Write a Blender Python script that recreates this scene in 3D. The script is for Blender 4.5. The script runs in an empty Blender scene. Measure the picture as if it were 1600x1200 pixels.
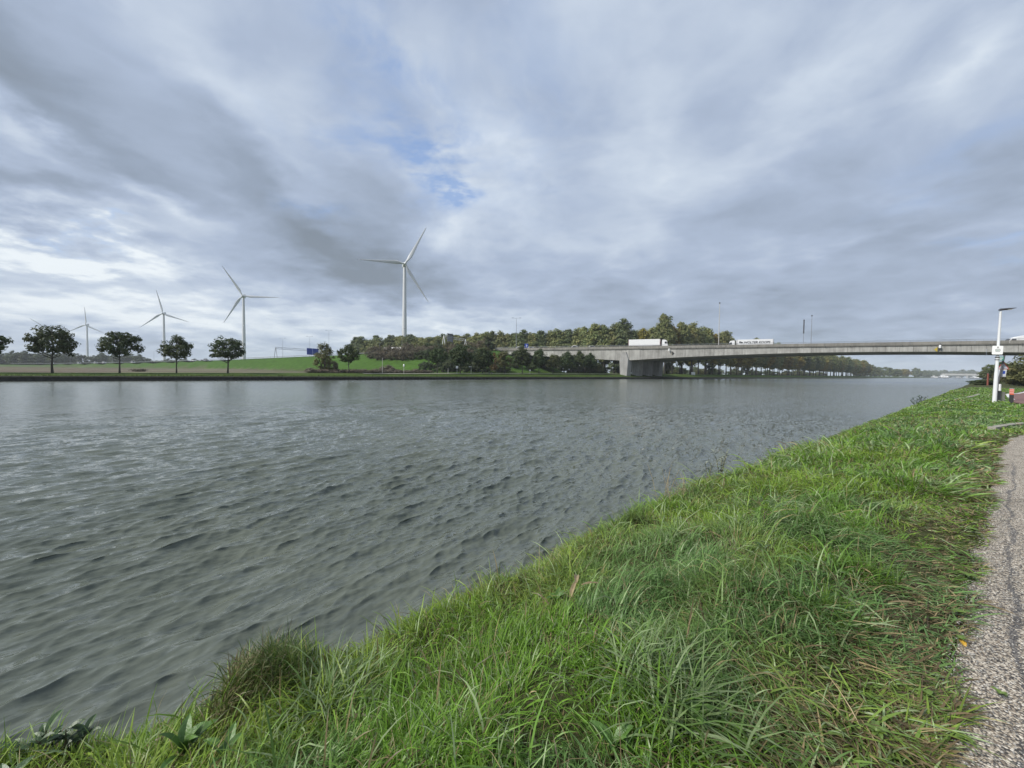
import bpy, math, random
import numpy as np
from mathutils import Vector, Matrix, Euler

sc = bpy.context.scene
rad = math.radians

# ------------------------------------------------------------------ camera
# world: x = along the canal (u), y = across it (n), z = 0 at the water
FPX, CAMH = 603.0, 2.35
YAW, PITCH, ROLL = rad(50.8), 0.0305, 0.0115
FH = Vector((math.cos(YAW), math.sin(YAW), 0)); RH = Vector((math.sin(YAW), -math.cos(YAW), 0)); ZU = Vector((0, 0, 1))
FW = FH * math.cos(PITCH) - ZU * math.sin(PITCH); UP = ZU * math.cos(PITCH) + FH * math.sin(PITCH)
R2 = RH * math.cos(ROLL) + UP * math.sin(ROLL); U2 = UP * math.cos(ROLL) - RH * math.sin(ROLL)
CAM = Vector((0, 0, CAMH))
cd = bpy.data.cameras.new('camera'); cam = bpy.data.objects.new('camera', cd); sc.collection.objects.link(cam)
cd.sensor_width = 36.0; cd.lens = FPX / 1600 * 36.0; cd.clip_start = 0.05; cd.clip_end = 9000
M = Matrix((R2, U2, -FW)).transposed().to_4x4(); M.translation = CAM
cam.matrix_world = M
sc.camera = cam

def ray(x, y): return FW + R2 * ((x - 800) / FPX) + U2 * ((600 - y) / FPX)
def on_z(x, y, z):
    d = ray(x, y); return CAM + d * ((z - CAMH) / d.z)
def on_n(x, y, n):
    d = ray(x, y); return CAM + d * (n / d.y)
def at_depth(x, y, Z):
    d = ray(x, y); return CAM + d * (Z / d.dot(FH))

# ------------------------------------------------------------------ light, sky, exposure
sc.view_settings.view_transform = 'Standard'; sc.view_settings.look = 'None'
sc.view_settings.exposure = 1.62; sc.view_settings.gamma = 1.0
sc.view_settings.use_curve_mapping = False
sc.render.engine = 'CYCLES'
sc.cycles.max_bounces = 5; sc.cycles.diffuse_bounces = 2; sc.cycles.glossy_bounces = 3
sc.cycles.transmission_bounces = 4; sc.cycles.volume_bounces = 1; sc.cycles.transparent_max_bounces = 6
sc.cycles.caustics_reflective = False; sc.cycles.caustics_refractive = False
try:
    sc.cycles.use_denoising = True; sc.cycles.denoiser = 'OPENIMAGEDENOISE'; sc.cycles.denoising_prefilter = 'ACCURATE'
except Exception: pass

SUN_EL = rad(40)
SUN_DIR = (-FH * 0.42 - RH * 0.9).normalized() * math.cos(SUN_EL) + ZU * math.sin(SUN_EL)   # on the left
sl = bpy.data.lights.new('sun', 'SUN'); sl.energy = 1.5; sl.angle = rad(14); sl.color = (1.0, 0.965, 0.91)
so = bpy.data.objects.new('sun', sl); sc.collection.objects.link(so)
so.rotation_euler = SUN_DIR.to_track_quat('Z', 'Y').to_euler(); so.location = (0, 0, 60)

class NT:
    """small helper for wiring nodes"""
    def __init__(s, nt): s.nt = nt
    def n(s, t, **kw):
        x = s.nt.nodes.new(t)
        for k, v in kw.items(): setattr(x, k, v)
        return x
    def put(s, node, idx, v):
        if v is None: return
        if isinstance(v, bpy.types.NodeSocket): s.nt.links.new(v, node.inputs[idx])
        else: node.inputs[idx].default_value = v
    def m(s, op, a, b=None, c=None, clamp=False):
        x = s.n('ShaderNodeMath', operation=op, use_clamp=clamp)
        s.put(x, 0, a); s.put(x, 1, b); s.put(x, 2, c); return x.outputs[0]
    def v(s, op, a, b=None, out=0):
        x = s.n('ShaderNodeVectorMath', operation=op); s.put(x, 0, a)
        if op == 'SCALE': s.put(x, 'Scale', b)
        else: s.put(x, 1, b)
        return x.outputs[out]
    def comb(s, x, y, z=0.0):
        k = s.n('ShaderNodeCombineXYZ'); s.put(k, 0, x); s.put(k, 1, y); s.put(k, 2, z); return k.outputs[0]
    def noise(s, vec, scale, detail=4, rough=0.5, out='Fac', dist=0.0):
        k = s.n('ShaderNodeTexNoise'); s.put(k, 'Vector', vec); k.inputs['Scale'].default_value = scale
        k.inputs['Detail'].default_value = detail; k.inputs['Roughness'].default_value = rough
        k.inputs['Distortion'].default_value = dist
        return k.outputs[out]
    def ramp(s, fac, stops, interp='LINEAR'):
        k = s.n('ShaderNodeValToRGB'); s.put(k, 0, fac); cr = k.color_ramp; cr.interpolation = interp
        while len(cr.elements) < len(stops): cr.elements.new(0.5)
        for e, (p, c) in zip(cr.elements, stops):
            e.position = p; e.color = (*c, 1) if len(c) == 3 else c
        return k.outputs[0]
    def mix(s, fac, a, b, mode='MIX'):
        k = s.n('ShaderNodeMix', data_type='RGBA', blend_type=mode)
        s.put(k, 0, fac)
        for i, q in ((6, a), (7, b)):
            if isinstance(q, tuple) and len(q) == 3: q = (*q, 1)
            s.put(k, i, q)
        return k.outputs[2]

def build_sky():
    w = bpy.data.worlds.new('World'); sc.world = w; w.use_nodes = True
    nt = w.node_tree; nt.nodes.clear(); N = NT(nt)
    tc = N.n('ShaderNodeTexCoord').outputs['Generated']
    d = N.v('NORMALIZE', tc)
    X = N.v('DOT_PRODUCT', d, tuple(RH), out=1); Y = N.v('DOT_PRODUCT', d, tuple(FH), out=1)
    Zr = N.v('DOT_PRODUCT', d, (0, 0, 1), out=1)
    Z = N.m('MAXIMUM', Zr, 0.0)
    den = N.m('ADD', Z, 0.16)
    px, py = N.m('DIVIDE', X, den), N.m('DIVIDE', Y, den)
    p = N.comb(px, py)
    wv = N.v('SUBTRACT', N.noise(p, 0.9, 4, 0.55, 'Color'), (0.5, 0.5, 0.5))
    pw = N.v('ADD', p, N.v('SCALE', wv, 0.65))
    # cloud streets running away from the viewer
    streak = N.v('MULTIPLY', pw, (1.0, 1.05, 1.0))
    big = N.noise(N.v('ADD', streak, (3.1, 7.7, 0)), 0.75, 6, 0.52)
    mid = N.noise(N.v('ADD', pw, (11.3, 2.9, 0)), 2.9, 8, 0.58)
    az = N.m('ARCTAN2', X, Y); el = N.m('ARCSINE', Zr)
    q = N.comb(az, el)
    w2 = N.v('SUBTRACT', N.noise(p, 2.0, 6, 0.6, 'Color'), (0.5, 0.5, 0.5))
    qw = N.v('ADD', q, N.v('MULTIPLY', w2, (0.38, 0.27, 0.0)))
    def blob(x, y, sx, sy, rot, amp):
        dd = ray(x, y).normalized()
        a, e = math.atan2(dd.dot(RH), dd.dot(FH)), math.asin(dd.z)
        k = 1 / (1 + ((x - 800) / FPX) ** 2)
        c, s_ = math.cos(rad(-rot)), math.sin(rad(-rot))
        r = N.v('SUBTRACT', qw, (a, e, 0))
        ax = N.v('DOT_PRODUCT', r, (c / (sx / FPX * k), s_ / (sx / FPX * k), 0), out=1)
        ay = N.v('DOT_PRODUCT', r, (-s_ / (sy / FPX * k), c / (sy / FPX * k), 0), out=1)
        e2 = N.m('MULTIPLY_ADD', ax, ax, N.m('MULTIPLY', ay, ay))
        return N.m('MULTIPLY', N.m('EXPONENT', N.m('MULTIPLY', e2, -1.0)), amp)
    B = N.m('MULTIPLY_ADD', N.m('SUBTRACT', big, 0.5), 0.95, 0.50)
    B = N.m('ADD', B, N.m('MULTIPLY', N.m('SUBTRACT', mid, 0.5), 0.46))
    pf = N.noise(N.v('ADD', pw, (1.7, 5.2, 0)), 2.1, 7, 0.52)
    puff = N.m('SUBTRACT', 0.16, N.m('ABSOLUTE', N.m('SUBTRACT', pf, 0.5)))          # billows: rounded tops, sharp creases
    B = N.m('ADD', B, N.m('MULTIPLY', puff, 0.70))
    B = N.m('ADD', B, -0.035)
    for b in SKY_BLOBS: B = N.m('ADD', B, blob(*b))
    G = None
    for b in BLUE_BLOBS:
        t = blob(*b); G = t if G is None else N.m('ADD', G, t)
    fine = N.noise(N.v('ADD', pw, (5.0, 1.0, 0)), 6.5, 8, 0.62)
    G = N.m('MULTIPLY', G, N.m('MULTIPLY_ADD', N.m('SUBTRACT', fine, 0.33), 3.8, 0.0, clamp=True))
    G = N.m('MULTIPLY', G, 1.0, clamp=True)
    cloud = N.ramp(B, [(0.0, (0.142, 0.172, 0.212)), (0.25, (0.195, 0.238, 0.308)), (0.5, (0.265, 0.318, 0.412)), (0.75, (0.385, 0.438, 0.512)), (1.0, (0.56, 0.60, 0.63))])
    sky = N.n('ShaderNodeTexSky', sky_type='NISHITA'); sky.sun_disc = False
    sky.sun_elevation = SUN_EL; sky.sun_rotation = math.atan2(SUN_DIR.x, SUN_DIR.y)
    sky.air_density = 1.0; sky.dust_density = 1.0; sky.ozone_density = 1.5
    cl10 = N.v('SCALE', cloud, 10.0)
    veil = N.m('MULTIPLY', G, 0.70)
    blue = N.v('ADD', N.v('SCALE', sky.outputs[0], 0.5), (0.55, 1.2, 2.7))
    col = N.mix(veil, cl10, blue)
    bg = N.n('ShaderNodeBackground'); N.put(bg, 0, col); bg.inputs[1].default_value = 0.0515
    out = N.n('ShaderNodeOutputWorld'); nt.links.new(bg.outputs[0], out.inputs[0])

# features of the cloud deck: (picture x, y of the bearing, extent across and along, tilt, lift)
SKY_BLOBS = [
    (30, 275, 140, 50, 8, -.34), (150, 190, 170, 60, 40, -.22), (390, 235, 150, 58, 28, -.30), (540, 395, 150, 55, 20, -.32), (650, 440, 130, 34, 10, -.14),
    (10, 30, 130, 70, 30, -.10), (950, 440, 230, 70, 0, -.10), (1250, 480, 420, 55, -3, -.26), (1480, 340, 220, 80, -14, -.16), (1130, 330, 130, 70, -20, -.10), (1500, 535, 260, 30, 0, -.18), (610, 290, 80, 45, 50, -.14),
    (110, 386, 230, 46, 4, .60), (240, 310, 75, 32, 20, .36), (330, 120, 150, 65, 42, .20), (40, 170, 70, 45, 30, .24), (480, 270, 80, 40, 35, .18),
    (715, 340, 75, 70, 60, .28), (1270, 120, 150, 60, -38, .20), (1520, 80, 130, 65, -35, .22), (1010, 200, 75, 65, -40, .16), (790, 280, 70, 60, 30, .2),
    (660, 505, 260, 24, 0, .26), (200, 500, 330, 50, 0, .38), (1000, 395, 60, 30, -20, .16), (800, 20, 200, 70, 0, .02), (1350, 400, 180, 50, 0, -.12),
]
BLUE_BLOBS = [(590, 85, 100, 42, 28, .9), (693, 275, 36, 36, 30, 1.5), (640, 225, 70, 20, 20, .8), (560, 215, 40, 18, 10, .5), (505, 310, 50, 14, 10, .5),
              (820, 150, 90, 150, 0, .28), (1500, 250, 130, 50, -10, .32), (160, 365, 30, 8, 15, .5), (1580, 380, 80, 20, 0, .4), (420, 170, 60, 20, 30, .2)]
build_sky()

# ------------------------------------------------------------------ helpers: objects, meshes, materials
COL = sc.collection
def tag(o, label=None, cat=None, group=None, kind=None):
    if label: o['label'] = label
    if cat: o['category'] = cat
    if group: o['group'] = group
    if kind: o['kind'] = kind
    return o
def link(name, data, parent=None, m=None):
    o = bpy.data.objects.new(name, data); COL.objects.link(o)
    if parent: o.parent = parent
    if m and data is not None and not data.materials: data.materials.append(m)
    return o
def thing(name, label, cat, loc=(0, 0, 0), rz=0.0, group=None):
    o = bpy.data.objects.new(name, None); COL.objects.link(o); o.location = loc; o.rotation_euler = (0, 0, rz)
    o.empty_display_size = 0.3
    return tag(o, label, cat, group)
def copy_thing(o, loc, rz=0.0, label=None, scale=None, group=None):
    c = o.copy(); COL.objects.link(c); c.location = loc; c.rotation_euler = (0, 0, rz)
    if scale is not None: c.scale = scale if hasattr(scale, '__len__') else (scale,) * 3
    if label: c['label'] = label
    if group: c['group'] = group
    for ch in o.children:
        k = ch.copy(); COL.objects.link(k); k.parent = c
        for g in ch.children:
            e = g.copy(); COL.objects.link(e); e.parent = k
    return c

def np_mesh(name, V, quads=None, tris=None, col=None, smooth=False):
    me = bpy.data.meshes.new(name)
    V = np.asarray(V, np.float32).reshape(-1, 3)
    parts, tot = [], []
    if quads is not None and len(quads): quads = np.asarray(quads, np.int32).reshape(-1, 4); parts.append(quads.ravel()); tot.append(np.full(len(quads), 4, np.int32))
    if tris is not None and len(tris): tris = np.asarray(tris, np.int32).reshape(-1, 3); parts.append(tris.ravel()); tot.append(np.full(len(tris), 3, np.int32))
    li = np.concatenate(parts); lt = np.concatenate(tot); ls = np.concatenate(([0], np.cumsum(lt)[:-1])).astype(np.int32)
    me.vertices.add(len(V)); me.vertices.foreach_set('co', V.ravel())
    me.loops.add(len(li)); me.loops.foreach_set('vertex_index', li)
    me.polygons.add(len(lt)); me.polygons.foreach_set('loop_start', ls); me.polygons.foreach_set('loop_total', lt)
    if smooth: me.polygons.foreach_set('use_smooth', np.ones(len(lt), bool))
    if col is not None:
        at = me.color_attributes.new('Col', 'FLOAT_COLOR', 'POINT')
        c = np.ones((len(V), 4), np.float32); c[:, :3] = col
        at.data.foreach_set('color', c.ravel())
    me.update(calc_edges=True)
    return me

class MB:
    """collects simple shapes into one mesh"""
    def __init__(s): s.v = []; s.f = []
    def add(s, vs, fs):
        b = len(s.v); s.v += [tuple(x) for x in vs]; s.f += [tuple(i + b for i in f) for f in fs]; return s
    def box(s, c, d, rot=None):
        x, y, z = (q / 2 for q in d)
        vs = [Vector((a * x, b * y, e * z)) for a in (-1, 1) for b in (-1, 1) for e in (-1, 1)]
        if rot: vs = [rot @ q for q in vs]
        vs = [q + Vector(c) for q in vs]
        return s.add(vs, [(0, 1, 3, 2), (4, 6, 7, 5), (0, 4, 5, 1), (2, 3, 7, 6), (0, 2, 6, 4), (1, 5, 7, 3)])
    def prism(s, poly, off):
        """poly: 3D points of one face; off: extrusion vector"""
        n = len(poly); off = Vector(off)
        vs = [Vector(q) for q in poly] + [Vector(q) + off for q in poly]
        return s.add(vs, [tuple(range(n))[::-1], tuple(range(n, 2 * n))] + [(i, (i + 1) % n, (i + 1) % n + n, i + n) for i in range(n)])
    def tube(s, pts, radii, k=8, caps=True):
        pts = [Vector(q) for q in pts]; rings = []
        for i, q in enumerate(pts):
            t = (pts[min(i + 1, len(pts) - 1)] - pts[max(i - 1, 0)]).normalized()
            a = t.cross(Vector((0, 0, 1)) if abs(t.z) < 0.95 else Vector((1, 0, 0))).normalized(); b = t.cross(a)
            r = radii[i] if hasattr(radii, '__len__') else radii
            rings.append([q + a * (r * math.cos(2 * math.pi * j / k)) + b * (r * math.sin(2 * math.pi * j / k)) for j in range(k)])
        vs = [v for rg in rings for v in rg]; fs = []
        for i in range(len(pts) - 1):
            for j in range(k):
                fs.append((i * k + j, i * k + (j + 1) % k, (i + 1) * k + (j + 1) % k, (i + 1) * k + j))
        if caps: fs += [tuple(range(k))[::-1], tuple(range((len(pts) - 1) * k, len(pts) * k))]
        return s.add(vs, fs)
    def mesh(s, name, smooth=False):
        me = bpy.data.meshes.new(name); me.from_pydata(s.v, [], s.f); me.update()
        if smooth:
            me.polygons.foreach_set('use_smooth', np.ones(len(me.polygons), bool))
        return me
    def obj(s, name, m, parent=None, smooth=False, bevel=0.0):
        o = link(name, s.mesh(name, smooth), parent, m)
        if smooth:
            try:
                md = o.modifiers.new('split', 'EDGE_SPLIT'); md.split_angle = rad(38)
            except Exception: pass
        if bevel:
            md = o.modifiers.new('bevel', 'BEVEL'); md.width = bevel; md.segments = 2; md.limit_method = 'ANGLE'
        return o

def principled(name):
    m = bpy.data.materials.new(name); m.use_nodes = True; nt = m.node_tree
    b = next(n for n in nt.nodes if n.type == 'BSDF_PRINCIPLED')
    return m, NT(nt), b
def pmat(name, c1, c2=None, scale=3.0, rough=0.7, bump=0.0, bscale=None, metal=0.0, detail=5, stretch=None, spec=None, coords='Object', c3=None, seed=0.0):
    m, N, b = principled(name)
    b.inputs['Roughness'].default_value = rough; b.inputs['Metallic'].default_value = metal
    if spec is not None: b.inputs['Specular IOR Level'].default_value = spec
    tc = N.n('ShaderNodeTexCoord').outputs[coords] if coords != 'World' else N.n('ShaderNodeNewGeometry').outputs['Position']
    vec = N.v('ADD', tc, (seed, seed * .7, seed * .3))
    if stretch: vec = N.v('MULTIPLY', vec, stretch)
    if c2 is None: c2 = tuple(q * 0.86 for q in c1)
    f = N.noise(vec, scale, detail, 0.6)
    col = N.ramp(f, [(0.3, c1), (0.7, c2)] if c3 is None else [(0.25, c1), (0.5, c2), (0.78, c3)])
    N.put(b, 'Base Color', col)
    if bump:
        k = N.n('ShaderNodeBump'); k.inputs['Strength'].default_value = 1.0; k.inputs['Distance'].default_value = bump
        N.put(k, 'Height', N.noise(vec, bscale or scale * 3, 6, 0.65)); N.put(b, 'Normal', k.outputs[0])
    return m
def leafmat(name, tint=(1, 1, 1), var=0.25, rough=0.55, trans=0.3, hue=0.04):
    """leaf colour per leaf from the Col attribute, each plant a little different"""
    m = bpy.data.materials.new(name); m.use_nodes = True; nt = m.node_tree; nt.nodes.clear(); N = NT(nt)
    at = N.n('ShaderNodeAttribute', attribute_name='Col').outputs['Color']
    oi = N.n('ShaderNodeObjectInfo').outputs['Random']
    hs = N.n('ShaderNodeHueSaturation')
    N.put(hs, 'Hue', N.m('MULTIPLY_ADD', N.m('SUBTRACT', oi, 0.5), hue, 0.5))
    N.put(hs, 'Value', N.m('MULTIPLY_ADD', N.m('FRACT', N.m('MULTIPLY', oi, 7.31)), var, 1 - var / 2))
    N.put(hs, 'Color', N.mix(1.0, at, tint, 'MULTIPLY'))
    bs = N.n('ShaderNodeBsdfPrincipled'); N.put(bs, 'Base Color', hs.outputs[0]); bs.inputs['Roughness'].default_value = rough
    bs.inputs['Specular IOR Level'].default_value = 0.35
    tr = N.n('ShaderNodeBsdfTranslucent'); N.put(tr, 'Color', hs.outputs[0])
    mx = N.n('ShaderNodeMixShader'); mx.inputs[0].default_value = trans
    nt.links.new(bs.outputs[0], mx.inputs[1]); nt.links.new(tr.outputs[0], mx.inputs[2])
    o = N.n('ShaderNodeOutputMaterial'); nt.links.new(mx.outputs[0], o.inputs[0])
    return m

# value noise in numpy (setting out land forms, grass and waves)
def vnoise(x, y, seed=0):
    x = np.asarray(x, float); y = np.asarray(y, float)
    xi, yi = np.floor(x).astype(np.int64), np.floor(y).astype(np.int64); fx, fy = x - xi, y - yi
    fx = fx * fx * (3 - 2 * fx); fy = fy * fy * (3 - 2 * fy)
    def h(a, b):
        n = (a * 374761393 + b * 668265263 + seed * 1442695041) & 0x7fffffff
        n = ((n ^ (n >> 13)) * 1274126177) & 0x7fffffff
        return ((n ^ (n >> 16)) & 0xffff) / 65535.0
    return (h(xi, yi) * (1 - fx) + h(xi + 1, yi) * fx) * (1 - fy) + (h(xi, yi + 1) * (1 - fx) + h(xi + 1, yi + 1) * fx) * fy
def fbm(x, y, seed=0, oct=4):
    t, a, s = 0, 0.5, 0
    for i in range(oct):
        t = t + a * vnoise(x * 2 ** i, y * 2 ** i, seed + i * 17); s += a; a *= 0.5
    return t / s
def sstep(a, b, x):
    t = np.clip((np.asarray(x, float) - a) / (b - a), 0, 1); return t * t * (3 - 2 * t)
def grid_faces(nr, nc):
    i = np.arange((nr - 1) * (nc - 1)); r, c = i // (nc - 1), i % (nc - 1); b = r * nc + c
    return np.stack([b, b + 1, b + nc + 1, b + nc], 1)

# ------------------------------------------------------------------ lie of the land
N0 = 98.0                                     # foot of the far quay
BB = Vector((147.54, 102.22, 0)); BD = Vector((-0.4558, 0.8901, 0)); BC = Vector((0.8901, 0.4558, 0))   # bridge: near edge at the far pier, heading, across
DECK = 14.3
def road_z(t):
    return np.interp(t, [-300, -60, 55, 110, 200, 290, 400, 560, 900, 1500], [13.0, 13.65, 13.6, 13.1, 11.2, 9.0, 7.0, 5.6, 5.0, 4.6])
def far_z(u, n):
    u = np.asarray(u, float); n = np.asarray(n, float)
    base = 0.85 + (0.42 + np.clip(u + 20, 0, 170) * 0.0062) * sstep(N0, N0 + 8, n) + 0.25 * (fbm(u / 18, n / 18, 5) - 0.5) * sstep(N0 + 10, N0 + 25, n) + 0.9 * sstep(N0 + 40, 420, n)
    t = (u - BB.x) * BD.x + (n - BB.y) * BD.y; w = (u - BB.x) * BC.x + (n - BB.y) * BC.y
    d = np.hypot(np.maximum(np.maximum(-3.0 - w, w - 31.0), 0), np.maximum(62 - t, 0))
    emb = road_z(t) - 0.25 - np.maximum(d - 0.0, 0) / 2.3
    return np.maximum(base, emb)
def near_edge(u): return 0.34 * sstep(-0.15, -0.95, u) - 0.24 * (1 - sstep(1.6, 5.5, u)) - 0.06 * np.exp(-((np.asarray(u, float) - 1.1) / 0.8) ** 2) + 0.16 * (fbm(u * 1.1, u * 0 + 3.3, 9, 3) - 0.5) * 2
def near_z(u, n):
    u = np.asarray(u, float); n = np.asarray(n, float)
    s = n - near_edge(u) * sstep(0.8, 2.0, n)
    z = 0.85 - 0.40 * sstep(0.9, 3.0, s) - 0.75 * sstep(2.85, 3.55, s) - 0.6 * sstep(3.4, 5.0, s)
    lump = (fbm(u * 1.7, n * 1.7, 21, 3) - 0.5) * 0.16 * sstep(0.25, 0.9, n) * (1 - sstep(3.2, 3.6, s))
    return z + lump
def path_edge(u):
    """left edge of the gravel path"""
    e = np.interp(u, [-8, 0, 3, 7, 11, 13.3, 15, 16.3, 17.2, 18.0, 18.4, 18.6, 60], [0.19, .12, .05, -.06, -.18, -.24, -.37, -.57, -.72, -1.3, -2.4, -9, -9])
    return e + 0.07 * (fbm(u * 3.1, u * 0 + 1.7, 31, 3) - 0.5) * 2

# land colours (kinds of ground cover, linear)
m_far, N_, b_ = principled('far_ground')
at_ = N_.n('ShaderNodeAttribute', attribute_name='Col').outputs['Color']; geo_ = N_.n('ShaderNodeNewGeometry').outputs['Position']
f1_ = N_.noise(N_.v('MULTIPLY', geo_, (1, 1, 2)), 0.35, 6, 0.65); f2_ = N_.noise(geo_, 2.5, 5, 0.7)
v_ = N_.m('ADD', N_.m('MULTIPLY_ADD', f1_, 0.9, 0.30), N_.m('MULTIPLY', N_.m('SUBTRACT', f2_, 0.5), 0.9))
N_.put(b_, 'Base Color', N_.v('SCALE', at_, v_)); b_.inputs['Roughness'].default_value = 0.95; b_.inputs['Specular IOR Level'].default_value = 0.1

def build_far_bank():
    n = np.concatenate([[N0, N0 + .5], np.arange(N0 + 1.5, N0 + 14, 1.5), np.arange(N0 + 14, 340, 3.5), np.geomspace(344, 4200, 46)])
    u = np.concatenate([-np.geomspace(120, 3200, 30)[::-1], np.arange(-116, 190, 3.5), np.geomspace(192, 6000, 60)])
    U, Nn = np.meshgrid(u, n, indexing='ij')
    Z = far_z(U, Nn)
    V = np.stack([U, Nn, Z], -1)
    t = (U - BB.x) * BD.x + (Nn - BB.y) * BD.y; w = (U - BB.x) * BC.x + (Nn - BB.y) * BC.y
    grass = np.array([0.070, 0.112, 0.022]); lush = np.array([0.066, 0.135, 0.022]); field = np.array([0.165, 0.132, 0.102]); pale = np.array([0.20, 0.20, 0.115])
    C = np.empty(V.shape); C[:] = grass
    emb = sstep(0.2, 1.2, Z - (1.5 + np.clip(U + 20, 0, 170) * 0.0062))[..., None]
    fm = (sstep(N0 + 13, N0 + 19, Nn + 4 * (fbm(U / 9, Nn / 9, 2) - .5)) * (1 - sstep(10, 60, U)))[..., None]
    strip = fbm(U / 60, Nn / 10, 3)[..., None]
    fc = field * (0.75 + 0.5 * strip) ; fc = np.where(strip > 0.60, pale, fc)
    C = C * (1 - fm) + fc * fm
    C = C * (1 - emb) + lush * (0.9 + 0.3 * fbm(U / 25, Nn / 25, 8)[..., None]) * emb
    o = link('far_bank_land', np_mesh('far_bank_land', V, grid_faces(len(u), len(n)), col=C.reshape(-1, 3), smooth=True), None, m_far)
    tag(o, kind='structure')
build_far_bank()

m_quay = pmat('dark_wet_quay', (0.010, 0.011, 0.010), (0.030, 0.028, 0.022), 0.9, 0.75, 0.05, 3.0, stretch=(1, 1, 3))
m_cap = pmat('weathered_concrete_kerb', (0.16, 0.14, 0.11), (0.09, 0.085, 0.06), 0.8, 0.9, 0.02)
def build_quay():
    # steel sheet piling: a folded wall along the far bank, with a rough kerb on top
    u = np.arange(-330, 620, 0.3); ph = (np.arange(len(u)) % 4)
    off = np.where((ph == 1) | (ph == 2), 0.16, 0.0)
    h = 0.64 + 0.05 * fbm(u / 3, u * 0, 4)
    V = np.concatenate([np.stack([u, N0 - off, u * 0 - 0.8], 1), np.stack([u, N0 - off, h], 1)])
    k = len(u); i = np.arange(k - 1)
    q = np.stack([i, i + 1, i + 1 + k, i + k], 1)
    # straight continuation farther on
    V = np.concatenate([V, [[620, N0, -.8], [620, N0, .7], [6000, N0, -.8], [6000, N0, .7], [-330, N0, -.8], [-330, N0, .7], [-3200, N0, -.8], [-3200, N0, .7]]]); b = 2 * k
    q = np.concatenate([q, [[b, b + 2, b + 3, b + 1], [b + 4, b + 5, b + 7, b + 6]]])
    tag(link('far_quay_wall', np_mesh('far_quay_wall', V, q), None, m_quay), kind='structure')
    mb = MB()
    for a in np.arange(-330, 616, 4.0):
        mb.box((a + 2, N0 + 0.10, 0.745 + random.uniform(-.02, .02)), (3.94, 0.62, 0.21))
    mb.box((3300, N0 + .1, .745), (5360, .62, .21)); mb.box((-1760, N0 + .1, .745), (2860, .62, .21))
    tag(mb.obj('far_quay_kerb', m_cap), kind='structure')
random.seed(4); build_quay()

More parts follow.
